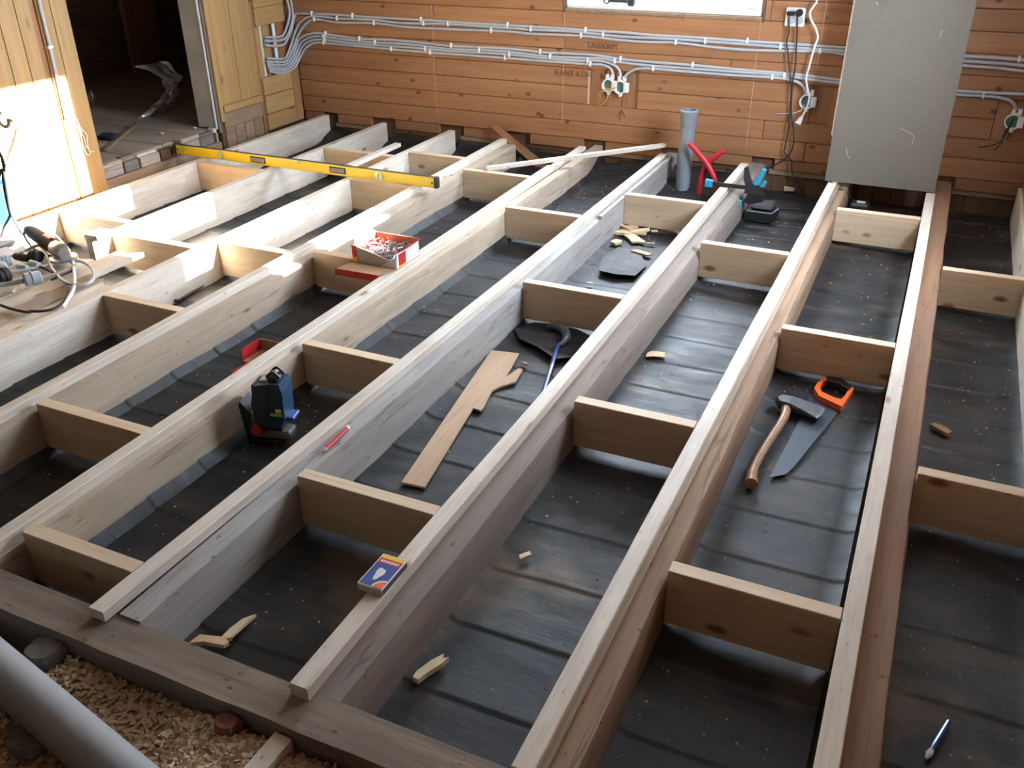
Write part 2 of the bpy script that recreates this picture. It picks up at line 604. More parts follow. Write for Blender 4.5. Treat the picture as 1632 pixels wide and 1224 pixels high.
wall_back = struct('wall_back', holed(MB(), 'X', YW + .028, YW + .2, XL - .2, XR + .2, ZF - .1, ZC, WIN_B), 'darkwood_Z',
                   label='back wall of orange pine boards with window and cables')
wall_right = struct('wall_right', holed(MB(), 'Y', XR, XR + .26, YF - .2, YW + .2, ZF - .1, ZC, WIN_R), 'wallpine_Y',
                    label='pine wall at the right edge')
struct('wall_front', MB().box(XL - .2, XR + .2, YF - .15, YF, ZF - .1, ZC), 'darkwood_X', label='wall behind the camera')
wall_left = struct('wall_left', MB().box(XL - .16, XL - .022, YF - .2, DOOR[0] - .04, ZF - .1, ZC)
                   .box(XL - .16, XL - .022, DOOR[1] + .02, 7.4, ZF - .1, ZC)
                   .box(XL - .16, XL - .022, DOOR[0] - .04, DOOR[1] + .02, 1.95, ZC), 'darkwood_Z',
                   label='left wall of honey-coloured boards with a doorway')

# ---- back wall boards (each board its own piece)
PITCH = 0.1128
Z0 = 0.006
CUTS = [(-2.105, -1.772, 0.2305, 0.457), (-0.826, -0.588, 0.2305, 0.402), (0.28, 0.46, 0.235, 0.402)]   # openings round the junction boxes
JOINTS = {0: [-3.25, -0.7], 1: [-0.96], 2: [-2.28, -0.6], 3: [-3.24], 4: [-1.2], 5: [-2.28], 6: [-3.24, -0.9], 7: [-1.0]}
k = 0
z = Z0
while z < ZC:
    z1 = min(z + PITCH - 0.0025, ZC)
    spans = [(XL, XR)]
    holes = [(c[0], c[1]) for c in CUTS if c[2] < z1 - .03 and c[3] > z + .03]
    if z1 > WIN_B[2] - .01 and z < WIN_B[3] - .02:
        holes.append((WIN_B[0], WIN_B[1]))
    holes += [(j - .0012, j + .0012) for j in JOINTS.get(k, [])]
    for h in sorted(holes):
        new = []
        for a, b in spans:
            if h[0] > a and h[1] < b:
                new += [(a, h[0]), (h[1], b)]
            else:
                new.append((a, b))
        spans = new
    top = z1
    if z < WIN_B[2] - .01 < z1:
        pass
    for a, b in spans:
        dy = random.uniform(-.0015, .0015)
        part('plank', MB().box(a, b, YW + dy, YW + .027, z, top, .003), 'wallpine_X', wall_back)
    z += PITCH
    k += 1
# recesses: vertical boards behind the openings
for (a, b, c, d) in CUTS:
    n = max(2, int((b - a) / .085))
    for i in range(n):
        u, v_ = a + (b - a) * i / n, a + (b - a) * (i + 1) / n
        part('backing_board', MB().box(u + .002, v_ - .002, YW + .022 + .002 * (i % 2), YW + .03, c - .01, d + .05, .002), 'wallpine_Z', wall_back)
# pale worn edge of the cut panel beside the twin boxes
part('cut_edge', MB().box(-2.112, -2.100, YW - .003, YW + .02, .232, .445, .002), 'caulk', wall_back)
# pale vertical joints
for X, a, b in ((-3.245, .05, .80), (-2.283, .10, .80), (-1.052, .05, .79), (-0.70, .55, 1.1)):
    part('joint_line', MB().box(X - .0018, X + .0018, YW - .002, YW + .02, a, b), 'caulk', wall_back)
# lower rows, notched where the joists enter the wall
NOTCH = [(-4.23, -4.10), (-3.80, -3.60), (-3.23, -3.04), (-2.70, -2.52), (-2.13, -1.98), (-1.60, -1.42), (-1.01, -0.87), (-0.53, -0.36), (0.02, .16)]
edges = [XL] + [e for n_ in NOTCH for e in n_] + [XR]
for i in range(0, len(edges), 2):
    a, b = edges[i], edges[i + 1]
    if b - a < .03:
        continue
    t = random.uniform(-.006, .006)
    part('plank', MB().box(a, b, YW + .006 + t, YW + .027, -.064, .003, .003), 'wallpine_X', wall_back)
    part('sole_strip', MB().box(a - .03, b + .03, YW + .016, YW + .03, -.098, -.066, .003), 'brownold_Y' if i % 4 else 'darkwood_X', wall_back)
    x = a
    while x < b:
        w_ = random.uniform(.07, .12)
        part('foundation_board', MB().box(x, min(x + w_ - .004, b), YW + .020 + random.uniform(0, .008), YW + .03, -.20, -.10, .002), 'darkwood_Z', wall_back)
        x += w_
# handwriting on the boards
def writing(txt, px, size, slope=0.0):
    cu = bpy.data.curves.new('writing', 'FONT')
    cu.body = txt
    cu.size = size
    cu.extrude = 0.0006
    cu.offset = -size * 0.012
    cu.resolution_u = 2
    tmp = bpy.data.objects.new('writing_tmp', cu)
    C.objects.link(tmp)
    bpy.context.view_layer.update()
    me = bpy.data.meshes.new_from_object(tmp.evaluated_get(bpy.context.evaluated_depsgraph_get()))
    bpy.data.objects.remove(tmp)
    me.materials.clear()
    me.materials.append(MATS['ink'])
    o = bpy.data.objects.new('writing', me)
    C.objects.link(o)
    o.parent = wall_back
    o.location = ony(px, YW - .004) - Vector(ROOT_LOC['wall_back'])
    o.rotation_euler = (math.pi / 2, slope, 0)
    return o


writing('TAISKRM', (934, 76), .052)
writing('KANT KÖK', (884, 119), .050)
arrow = MB()
A = [ony(p, YW - .0035) for p in ((987, 193), (990, 176), (984, 184), (996, 185))]
for a, b in ((0, 1), (1, 2), (1, 3)):
    arrow.tube([A[a], A[b]], .0022, 4)
part('arrow_mark', arrow, 'ink', wall_back)

# ---- left wall: vertical boards left of the doorway
ybd = [YF, 2.30, 2.42, 2.54, 2.66, 2.78, 2.90, 3.02, 3.13, 3.235, 3.34, 3.447, 3.535, 3.575, 3.665, 3.77]
for i in range(1, len(ybd) - 1):
    a, b = ybd[i], ybd[i + 1]
    rec = (abs(a - 3.535) < .001)
    part('plank', MB().box(XL - (.022 if not rec else .0225), XL - (.012 if rec else random.uniform(0, .002)), a + .0015, b - .0015, -.075, ZC, .002),
         'wallpine_Z' if rec else 'honeypine_Z', wall_left)
part('plank', MB().box(XL - .022, XL, YF, 2.299, -.1, ZC, .002), 'honeypine_Z', wall_left)
part('reveal_board', MB().box(XL - .16, XL - .002, 3.752, 3.772, -.07, 1.95, .002), 'honeypine_Z', wall_left)
# vertical boards right of the doorway
yv = [4.815, 4.86, 5.045, 5.15, 5.255]
for i in range(len(yv) - 1):
    part('plank', MB().box(XL - .022, XL - random.uniform(0, .004), yv[i] + .0015, yv[i + 1] - .0015, .205 if i else .1, ZC, .002), 'honeypine_Z', wall_left)
part('batten', MB().box(XL - .022, XL + .012, 4.845, 5.25, .158, .204, .003), 'honeypine_Y', wall_left)
part('sill_board', MB().box(XL - .03, XL - .004, 4.845, 5.25, .055, .156, .003), 'brownold_Y', wall_left)
for i in range(4):
    a = 4.85 + i * .1
    part('foundation_board', MB().box(XL - .03, XL - .008, a, a + .096, -.20, .053, .003), 'brownold_Y', wall_left)
part('post', MB().box(XL - .022, XL - .006, 5.255, 5.285, -.2, ZC, .003), 'wallpine_Z', wall_left)
# short horizontal boards in the corner, above and below the cable opening
for (a, b) in ((-.05, .062), (.064, .19), (.192, .315)):
    part('corner_board', MB().box(XL - .022, XL + .016, 5.275, 5.60 if b > .07 else 5.69, a, b - .002, .003), 'honeypine_Y', wall_left)
zz = .655
while zz < ZC:
    part('corner_board', MB().box(XL - .022, XL + .012, 5.285, 5.60, zz, min(zz + .118, ZC) - .002, .003), 'honeypine_Y', wall_left)
    zz += .118
part('corner_post', MB().box(XL - .02, XL + .022, 5.602, 5.66, .0, .315, .004), 'wallpine_Z', wall_left)
part('corner_strip', MB().box(XL - .02, XL - .004, 5.66, YW, -.05, ZC, .003), 'wallpine_Z', wall_left)
for ya, yb, mt_ in ((5.287, 5.33, 'honeypine_Z'), (5.335, 5.36, 'pine_Z'), (5.365, 5.44, 'honeypine_Z'), (5.48, 5.51, 'paint_white'), (5.515, 5.60, 'wallpine_Z')):
    part('opening_slat', MB().box(XL - .022, XL - .012, ya, yb, .313, .657, .002), mt_, wall_left)

# ---- doorway
dr = struct('door_1', MB().box(XL - .20, XL - .050, DOOR[1], DOOR[1] + .02, .06, 1.98, .003), 'jamb_paint', label='doorway jamb painted greyish white')
part('jamb_edge', MB().box(XL - .050, XL - .036, DOOR[1] - .004, DOOR[1] + .02, .055, 1.98, .003), 'paint_white', dr)
part('jamb_wood', MB().box(XL - .036, XL - .020, DOOR[1] + .004, DOOR[1] + .03, .03, 1.98, .003), 'oldwood_Z', dr)
part('head_jamb', MB().box(XL - .20, XL - .02, DOOR[0] - .02, DOOR[1] + .02, 1.95, 1.98, .003), 'jamb_paint', dr)
sill = thing('trim_1', (XL - .05, 4.3, -.2), label='broken threshold under the doorway', kind='structure')
y = DOOR[0] - .04
i = 0
while y < DOOR[1]:
    L = random.uniform(.08, .2)
    if i != 3:
        part('threshold_chunk', MB().box(XL - .10, XL - .035 + random.uniform(-.012, .012), y, min(y + L - .006, DOOR[1]), .035, .066 + random.uniform(-.016, .006), .007),
             ['tanold_Y', 'oldwood_Y', 'pine_Y', 'greywood_Y'][i % 4], sill)
    part('edge_chunk', MB().box(XL - .10, XL - .045 + random.uniform(-.008, .008), y + .02, min(y + L + .01, DOOR[1]), -.03, .034, .004), ['greywood_Y', 'oldwood_Y', 'tanold_Y', 'darkwood_Y'][i % 4], sill)
    y += L
    i += 1
part('threshold_beam', MB().box(XL - .12, XL - .03, DOOR[0] - .04, DOOR[1] + .02, -.2, -.031, .006), 'brownold_Y', sill)

# ---- the dark room beyond
hall = struct('floor_hallway', MB().box(XL - 2.4, XL - .08, 2.8, 7.4, -.06, .035), 'greywood_X', label='dusty board floor of the dark room beyond the doorway')
y = 2.85
while y < 7.2:
    wd = random.choice((.28, .30, .34))
    part('floorboard', MB().box(XL - 2.38, XL - .10, y, y + wd - .006, .036, .049 + random.uniform(0, .003), .002), 'greywood_X', hall)
    y += wd
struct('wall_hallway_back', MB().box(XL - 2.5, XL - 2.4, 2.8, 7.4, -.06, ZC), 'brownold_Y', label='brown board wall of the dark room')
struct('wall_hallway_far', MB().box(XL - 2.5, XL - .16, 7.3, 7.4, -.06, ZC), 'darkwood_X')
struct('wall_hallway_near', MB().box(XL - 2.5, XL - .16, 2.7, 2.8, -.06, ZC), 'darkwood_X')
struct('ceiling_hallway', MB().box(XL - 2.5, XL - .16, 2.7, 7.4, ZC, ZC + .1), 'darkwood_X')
solid('partition_board', MB().box(XL - 2.0, XL - 1.95, 6.0, 6.35, .05, ZC - .01, .004), 'wallpine_Z', 'dark red-brown post standing in the dark room beyond the doorway', 'post')

# ---- windows
def window(name, axis, plane, depth, u0, u1, z0, z1, mull, label, trimmat='darkwood_Z'):
    w0 = thing(name, ((u0 + u1) / 2, plane, z0) if axis == 'X' else (plane, (u0 + u1) / 2, z0), label=label, kind='structure')

    def B(ua, ub, da, db, za, zb, c=.004):
        return MB().box(ua, ub, plane + da, plane + db, za, zb, c) if axis == 'X' else MB().box(plane + da, plane + db, ua, ub, za, zb, c)
    e = .034
    part('window_sill', B(u0 + .012, u1 - .012, .004, depth, z0, z0 + .022), 'paint_white', w0)
    part('lining', B(u0, u0 + .014, .004, depth, z0 + .0, z1), 'oldwood_Z' if axis == 'X' else 'paint_white', w0)
    part('lining', B(u1 - .014, u1, .004, depth, z0 + .0, z1), 'oldwood_Z' if axis == 'X' else 'paint_white', w0)
    part('lining', B(u0 + .014, u1 - .014, .004, depth, z1 - .014, z1), 'paint_white', w0)
    d0, d1 = depth - .07, depth - .03
    part('frame_stile', B(u0 + .014, u0 + .014 + e, d0, d1, z0 + .022, z1 - .014), 'paint_white', w0)
    part('frame_stile', B(u1 - .014 - e, u1 - .014, d0, d1, z0 + .022, z1 - .014), 'paint_white', w0)
    part('frame_rail', B(u0 + .014 + e, u1 - .014 - e, d0, d1, z0 + .022, z0 + .022 + e), 'paint_white', w0)
    part('frame_rail', B(u0 + .014 + e, u1 - .014 - e, d0, d1, z1 - .014 - e, z1 - .014), 'paint_white', w0)
    a, b = u0 + .014 + e, u1 - .014 - e
    panes = [(a, b)]
    if mull:
        mid = (a + b) / 2
        part('mullion', B(mid - .05, mid + .05, d0 - .01, d1, z0 + .022, z1 - .014), 'paint_white', w0)
        panes = [(a, mid - .05), (mid + .05, b)]
    for pa, pb in panes:
        part('pane', B(pa, pb, d0 + .018, d0 + .022, z0 + .056, z1 - .048, 0), 'window_glass', w0)
    if axis == 'X':
        part('casing', B(u0 - .012, u0, -.006, .02, z0 - .025, z1), 'darkwood_Z', w0)
        part('casing', B(u1, u1 + .014, -.006, .02, z0 - .03, z1), 'darkwood_Z', w0)
        part('casing', B(u0, u1, -.004, .02, z0 - .026, z0 - .001), 'brownold_Y', w0)
    return w0


window('window_1', 'X', YW, .2, *WIN_B, True, 'white framed window in the back wall with raw wooden casing')
window('window_2', 'Y', XR, .26, *WIN_R, False, 'window in the right wall that lets the sun in')
portal('window_daylight_back', ((WIN_B[0] + WIN_B[1]) / 2, YW + .21, (WIN_B[2] + WIN_B[3]) / 2), WIN_B[1] - WIN_B[0], WIN_B[3] - WIN_B[2], (0, -1, 0))
portal('window_daylight_right', (XR + .27, (WIN_R[0] + WIN_R[1]) / 2, (WIN_R[2] + WIN_R[3]) / 2), WIN_R[1] - WIN_R[0], WIN_R[3] - WIN_R[2], (-1, 0, 0))

# ------------------------------------------------------------------ floor frame
# old joists: (right face X, left face X, top z, material, end y)
OLD = [
    dict(r=-2.540, w=.084, top=-.030, mat='tanold_Y', end=5.53, wane=.004, label='old weathered joist left of the open screw box'),
    dict(r=-2.000, w=.066, top=-.032, mat='tanold_Y', end=5.80, wane=.006, label='old weathered joist between the screw box and the laser level bay'),
    dict(r=-1.490, w=.075, top=-.030, mat='greywood_Y', end=5.78, wane=.006, label='old grey joist with the red pencil lying on it'),
    dict(r=-0.912, w=.118, top=-.036, mat='oldwood_Y', end=5.80, wane=.045, label='old splintered joist with a rounded edge under the matchbox batten'),
    dict(r=-0.390, w=.110, top=-.034, mat='brownold_Y', end=5.80, wane=.02, label='old brown joist left of the axe'),
    dict(r=0.148, w=.118, top=-.030, mat='redold_Y', end=5.80, wane=.012, label='old brown joist right of the axe and saw'),
]
Y0J = 1.085


def old_joist(d, seed):
    mb = MB()
    ys = [Y0J + (d['end'] - Y0J) * i / 90 for i in range(91)]
    xr, xl, zt, wn = d['r'], d['r'] - d['w'], d['top'], d['wane']
    ring = []
    for i, yy in enumerate(ys):
        a = nz(yy, seed, 0, 3.0) * .004
        b = nz(yy, seed, 5, 1.6)
        c = nz(yy, seed, 9, 7.0)
        wv = max(.003, wn * (1 + .8 * b) + .004 * c)
        xr2 = xr + nz(yy, seed, 3, 4.0) * .004
        ring.append([(xl, yy, ZF), (xl + a, yy, zt - .012), (xl + .01, yy, zt), (xr2 - wv, yy, zt + min(0, a)),
                     (xr2 - wv * .35, yy, zt - wv * .30 + .002 * c), (xr2, yy, zt - wv * .95 - .004), (xr2, yy, (zt + ZF) / 2 + .01 * b), (xr, yy, ZF)])
    n = 8
    vs_ = [p for r in ring for p in r]
    fs = []
    for i in range(len(ys) - 1):
        for k_ in range(n):
            a, b = i * n + k_, i * n + (k_ + 1) % n
            fs.append((a, a + n, b + n, b))
    fs.append(tuple(range(n)))
    fs.append(tuple(range((len(ys) - 1) * n, len(ys) * n))[::-1])
    return mb.add(vs_, fs)


for i, d in enumerate(OLD):
    solid('old_joist', old_joist(d, i * 7.3 + 1), d['mat'], d['label'], 'joist', 'old timber joists under the levelling battens', smooth=True)

# levelling battens: x at near end, x at far end, y0, y1, width, material shim
BAT = [
    (-2.624, -2.660, 1.02, 5.545, .046, -.030, 'pale batten on the old joist left of the open screw box'),
    (-2.066, -2.112, 1.03, 5.06, .047, -.032, 'pale batten that the open screw box overlaps'),
    (-1.611, -1.562, 1.050, 5.60, .047, -.030, 'pale batten on the grey joist with the red pencil'),
    (-1.031, -1.045, 1.058, 5.57, .047, -.036, 'pale batten with the matchbox on it'),
    (-0.506, -0.500, 1.066, 5.45, .047, -.022, 'pale batten left of the axe bay'),
    (0.028, 0.020, 0.98, 5.36, .047, -.030, 'pale batten right of the axe bay'),
]


def batten(x0, x1, y0, y1, w_, zb, zt=0.0, seed=0):
    n = 24
    vs_, fs = [], []
    for i in range(n + 1):
        t = i / n
        yy = y0 + (y1 - y0) * t
        x = x0 + (x1 - x0) * t + nz(yy, seed, 0, 1.5) * .0025
        c = .0025
        e = nz(yy, seed, 4, 6) * .001
        vs_ += [(x, yy, zb), (x, yy, zt - c), (x + c, yy, zt), (x + w_ - c, yy, zt), (x + w_ + e, yy, zt - c), (x + w_ + e, yy, zb)]
    for i in range(n):
        for k_ in range(6):
            a, b = i * 6 + k_, i * 6 + (k_ + 1) % 6
            fs.append((a, a + 6, b + 6, b))
    fs.append(tuple(range(6)))
    fs.append(tuple(range(n * 6, n * 6 + 6))[::-1])
    return MB().add(vs_, fs)


for i, (x0, x1, y0, y1, w_, zb, lab) in enumerate(BAT):
    solid('levelling_batten', batten(x0, x1, y0, y1, w_, zb, 0, i * 3.1), 'pine_Y', lab, 'batten', 'pale levelling battens on the old joists')
# extra strips seen beside or beyond some battens
solid('shim_strip', batten(-.506, -.500, 1.07, 5.45, .060, -.034, -.0225, 3), 'tanold_Y', 'thin brown shim strip under the batten left of the axe bay', 'shim')
solid('levelling_batten', batten(-2.108, -2.112, 5.065, 5.60, .047, -.032, -.010, 8), 'pine_Y', 'short lower batten by the back wall in line with the screw box batten', 'batten', 'pale levelling battens on the old joists')
solid('old_batten_strip', batten(-1.510, -1.505, 4.30, 5.60, .022, -.030, -.012, 18), 'greywood_Y', 'thin grey strip beside the far end of the pencil joist batten', 'strip')

# new planks on edge
PL = [
    (-4.190, -4.145, 1.15, 5.68, 'new pine plank on edge nearest the doorway'),
    (-3.655, -3.610, 2.93, 5.63, 'new pine plank on edge, second from the doorway'),
    (-3.092, -3.047, 1.15, 5.62, 'new pine plank on edge beside the tool-covered boards'),
    (0.480, 0.499, 1.15, 5.66, 'pale plank on edge against the right wall'),
]
for a, b, y0, y1, lab in PL:
    solid('joist_plank', MB().box(a, b, y0, y1, ZF, 0, .002), 'pine_Y', lab, 'joist', 'new pine planks on edge')

# blocking between the joists: bay -> (x0, x1, [front y])
BAYS = {
    8: (0.1485, 0.480, [2.452, 4.185], 'rightmost bay'),
    7: (-.3895, 0.029, [1.744, 3.285, 4.868], 'bay with the axe'),
    6: (-.9115, -.503, [2.435, 4.09], 'bay with the clamp at its far end'),
    5: (-1.4895, -1.040, [1.703, 3.304, 4.678], 'bay with the broken hardboard strip'),
    4: (-1.9995, -1.580, [1.186, 2.421, 4.208], 'bay with the laser level'),
    3: (-2.5395, -2.085, [1.690, 3.236, 4.76], 'bay under the open screw box'),
    2: (-3.0465, -2.665, [2.456, 3.17, 4.309, 4.978], 'bay right of the tool-covered boards'),
    1: (-3.6095, -3.0925, [3.05, 4.845], 'second bay from the doorway'),
    0: (-4.1445, -3.6555, [3.20, 4.25], 'bay nearest the doorway'),
}
ORD = {1: ['only'], 2: ['nearer', 'farther'], 3: ['nearest', 'middle', 'farthest'], 4: ['nearest', 'second', 'third', 'farthest']}
for bnum, (xa, xb, ysl, desc) in BAYS.items():
    # the block butts the old joist on the left and the batten / plank on the right
    for yy, o_ in zip(ysl, ORD[len(ysl)]):
        sk = random.uniform(-.006, .006)
        if 2 <= bnum <= 7:
            bt = BAT[bnum - 2]
            xe = bt[0] + (bt[1] - bt[0]) * (yy - bt[2]) / (bt[3] - bt[2]) - .003
        else:
            xe = xb
        mb = MB().box(xa, xe, yy, yy + .045, -.172, -.0005, .002)
        solid('blocking_board', mb, 'blockpine_X', '%s pine blocking board in the %s' % (o_, desc), 'blocking', 'pine blocking boards between the joists')

# header beam in front with sawdust bed before it
solid('header_beam', MB().grid(60, 2, lambda u, v: Vector((-3.6 + 4.1 * u, .982 + nz(u * 30, 1) * .004 if v < .5 else 1.084, -.036 + nz(u * 24, v * 3, 2) * .003)))
      .grid(60, 2, lambda u, v: Vector((-3.6 + 4.1 * u, .982 + nz(u * 30, 1) * .004, -.22 if v < .5 else -.036 + nz(u * 24, 0, 2) * .003)))
      .grid(60, 2, lambda u, v: Vector((3.6 * 0 + .5 - 4.1 * u, 1.084, -.22 if v < .5 else -.036 + nz((1 - u) * 24, 3, 2) * .003))), 'header_X',
      'dusty old header beam that the battens end on', 'beam')


def bed(x, yy):
    d = .982 - yy
    base = -.088 + nz(x, yy, 0, 5) * .018 + nz(x, yy, 3, 17) * .008
    if x < -1.62 and d < .14:
        base -= .12 * min(1, (-1.62 - x) / .05) * min(1, max(0, (.14 - d) / .05))
    base -= .012 * max(0, 1 - d / .05)
    return base


solid('sawdust_bed', MB().grid(110, 90, lambda u, v: Vector((-3.6 + 4.09 * u, YF + (.98 - YF) * v, bed(-3.6 + 4.09 * u, YF + (.98 - YF) * v)))), 'sawdust',
      'bed of loose sawdust in front of the header beam', 'sawdust', kind='stuff', smooth=True)
sh = MB()
for i in range(9000):
    x = random.uniform(-2.2, -.5)
    yy = .97 - abs(random.gauss(0, .22))
    if nz(x, yy, 8, 3) < random.uniform(-.15, .35):
        continue
    zc = bed(x, yy) + .003
    L, wd = random.uniform(.004, .013), random.uniform(.002, .005)
    a, tl = random.uniform(0, 6.28), random.uniform(-.6, .6)
    u = Vector((math.cos(a), math.sin(a), tl * .6)) * L
    v_ = Vector((-math.sin(a), math.cos(a), random.uniform(-.4, .4))) * wd
    c = Vector((x, yy, zc))
    sh.add([c - u - v_, c + u - v_, c + u + v_, c - u + v_], [(0, 1, 2, 3)])
solid('wood_shavings', sh, 'chip_pale', 'pale wood shavings scattered over the sawdust bed', 'shavings', kind='stuff')
sh = MB()
for i in range(5200):
    x = random.uniform(-2.2, -.5)
    yy = .97 - abs(random.gauss(0, .25))
    zc = bed(x, yy) + .003
    L, wd = random.uniform(.004, .016), random.uniform(.002, .006)
    a = random.uniform(0, 6.28)
    u = Vector((math.cos(a), math.sin(a), random.uniform(-.4, .4))) * L
    v_ = Vector((-math.sin(a), math.cos(a), random.uniform(-.4, .4))) * wd
    c = Vector((x, yy, zc))
    sh.add([c - u - v_, c + u - v_, c + u + v_, c - u + v_], [(0, 1, 2, 3)])
solid('brown_shavings', sh, 'brown_card', 'brown shavings mixed into the sawdust bed', 'shavings', kind='stuff')


def lump(cx, cy, cz, sx, sy, sz, seed, n=9, sq=.7):
    mb = MB()

    def fn(u, v):
        th, ph = u * 2 * math.pi, (v - .5) * math.pi
        d = Vector((math.cos(th) * math.cos(ph), math.sin(th) * math.cos(ph), math.sin(ph)))
        mx = max(abs(d.x), abs(d.y), abs(d.z))
        d = d / (mx ** sq)
        k_ = 1 + .14 * nz(d.x + seed, d.y, d.z, 1.7)
        return Vector((cx + d.x * sx * k_, cy + d.y * sy * k_, cz + d.z * sz * k_))
    return mb.grid(n * 2, n, fn)


p = onz((75, 1050), -.10)
solid('stone', lump(p.x, p.y, -.085, .045, .04, .026, 2), 'stone', 'grey stone lying in the sawdust by the header beam', 'stone', smooth=True)
p = onz((55, 1195), -.11)
solid('stone', lump(p.x, p.y, -.088, .05, .04, .022, 5), 'stone', 'dark stone under the grey pipe in the front left corner', 'stone', smooth=True)
p = onz((368, 1148), -.07)
solid('brick_piece', lump(p.x, p.y - .012, -.078, .026, .02, .02, 9, 9, 1.0), 'brick', 'broken piece of red brick in the sawdust', 'brick')
a, b = onz((452, 1172), -.058), onz((380, 1255), -.058)
d = (b - a).normalized()
s_ = Vector((-d.y, d.x, 0)) * .022
solid('batten_offcut', MB().prism([a - s_, a + s_, b + s_, b - s_], (0, 0, -.05)), 'pine_Y', 'short pale batten offcut in the sawdust at the lower edge', 'offcut')
# grey pipe across the lower left corner
pa, pb = onz((-60, 1016), -.025), onz((195, 1236), -.025)
dd = (pb - pa).normalized()
solid('drain_pipe', MB().tube([pa - dd * .5, pa, pb, pb + dd * .28], .0505, 28), 'pvc_foreground', 'grey plastic pipe lying across the front left corner', 'pipe', smooth=True)

# ------------------------------------------------------------------ tar paper in the bays
SHEET = {8: (0.148, .480, 'in the rightmost bay'), 7: (-.390, .018, 'under the axe and saw'), 6: (-.912, -.520, 'under the charger box'),
         5: (-1.490, -1.047, 'under the broken hardboard strip'), 4: (-2.000, -1.620, 'under the laser level'), 3: (-2.540, -2.125, 'below the open screw box'),
         2: (-3.047, -2.665, 'right of the tool-covered boards'), 1: (-3.610, -3.092, 'in the second bay from the doorway'), 0: (-4.145, -3.655, 'in the bay nearest the doorway')}
for bnum, (xa, xb, desc) in SHEET.items():
    ny, nx = 720, 15
    lap0 = random.uniform(0, .2)
    lapw = .235

    def fn(u, v, bnum=bnum, xa=xa, xb=xb):
        yy = 1.09 + (5.72 - 1.09) * v
        x = xa + .001 + (xb - xa - .002) * u
        t = ((yy + lap0 + .03 * nz(x, yy, bnum, 1.6)) / lapw) % 1.0
        zz = -.197 + .0045 * (1 - t) ** 3 * (1 if t > .03 else t / .03) + nz(x, yy, bnum * 3.7, 4) * .0035 + nz(x, yy, bnum * 1.7, 15) * .0012
        e = min(x - xa, xb - x)
        left = x - xa < .1
        up = .012 + .008 * nz(yy, bnum, 1 if left else 6, 2.2)
        if bnum in (3, 4) and left:
            up = .034 + .016 * nz(yy, bnum, 1, 2.2)
        if e < .028:
            zz += max(0, up) * (1 - e / .028) ** 1.3
        if yy > 5.36 and bnum < 6:
            q = min(1, (yy - 5.36) / .34)
            zz += q * q * (.085 + .05 * nz(x, yy, bnum + 3, 7))
        return Vector((x, yy, zz))
    solid('tar_paper', MB().grid(nx, ny, fn), 'tar_paper', 'dark tar paper lining %s' % desc, 'tar paper', 'tar paper between the joists', smooth=True)


def flap(pts, zs, name, label):
    """a torn loose piece of tar paper: outline on the lining, curling up"""
    P = [onz(p_, -.188) for p_ in pts]
    c = sum(P, Vector()) / len(P)
    mb = MB()
    vs_ = [Vector((c.x, c.y, -.180))]
    n = len(P)
    for ring_ in (.5, 1.0):
        for i_, q in enumerate(P):
            v_ = c.lerp(q, ring_)
            v_.z = -.184 + (zs[i_] if ring_ == 1 else zs[i_] * .25)
            vs_.append(v_)
    fs = [(0, 1 + i_, 1 + (i_ + 1) % n) for i_ in range(n)]
    fs += [(1 + i_, 1 + n + i_, 1 + n + (i_ + 1) % n, 1 + (i_ + 1) % n) for i_ in range(n)]
    mb.add(vs_, fs)
    o = solid(name, mb, 'tar_paper', label, 'tar paper')
    md = o.modifiers.new('thickness', 'SOLIDIFY')
    md.thickness = .003
    return o


flap([(954, 437), (980, 444), (1012, 444), (1030, 425), (1020, 402), (985, 395), (960, 412)], [.016, .02, .012, 0, 0, 0, .004], 'torn_tar_paper',
     'torn curled flap of tar paper near the wood splinters')
flap([(828, 545), (858, 560), (885, 578), (935, 568), (948, 540), (905, 518), (850, 515), (820, 528)], [.012, .016, .014, .0, .0, .0, 0, .006], 'torn_tar_paper',
     'loose torn tar paper under the hook of the blue pry bar')

# ------------------------------------------------------------------ things on the frame
# spirit level lying across the joists
lx0, lx1, ly, lz, lh, lt = -4.415, -2.485, 4.352, .0, .060, .026
lv = thing('spirit_level', ((lx0 + lx1) / 2, ly, 0), 'long yellow spirit level laid across the joists', 'level')
ft = .012
body = MB().box(lx0 + .012, lx1 - .012, ly, ly + lt, 0.0, lh, .003)
part('body', body, 'yellow_level', lv)
part('top_edge', MB().box(lx0 + .012, lx1 - .012, ly + .002, ly + lt - .002, lh, lh + .0015), 'steel_dark', lv)
for x in (lx0, lx1 - .024):
    part('end_cap', MB().box(x, x + .024, ly - .005, ly + lt + .004, -.0, lh + .004, .004), 'rubber', lv)
for x in (lx0 + .035, lx1 - .035):
    part('bolt', MB().lathe([(.006, -.001), (.006, .002), (.004, .003)], (x, ly, .03), 'Y', 10).xf(Matrix.Identity(4)), 'rubber', lv)


def onl(p_):
    return ony(p_, ly)


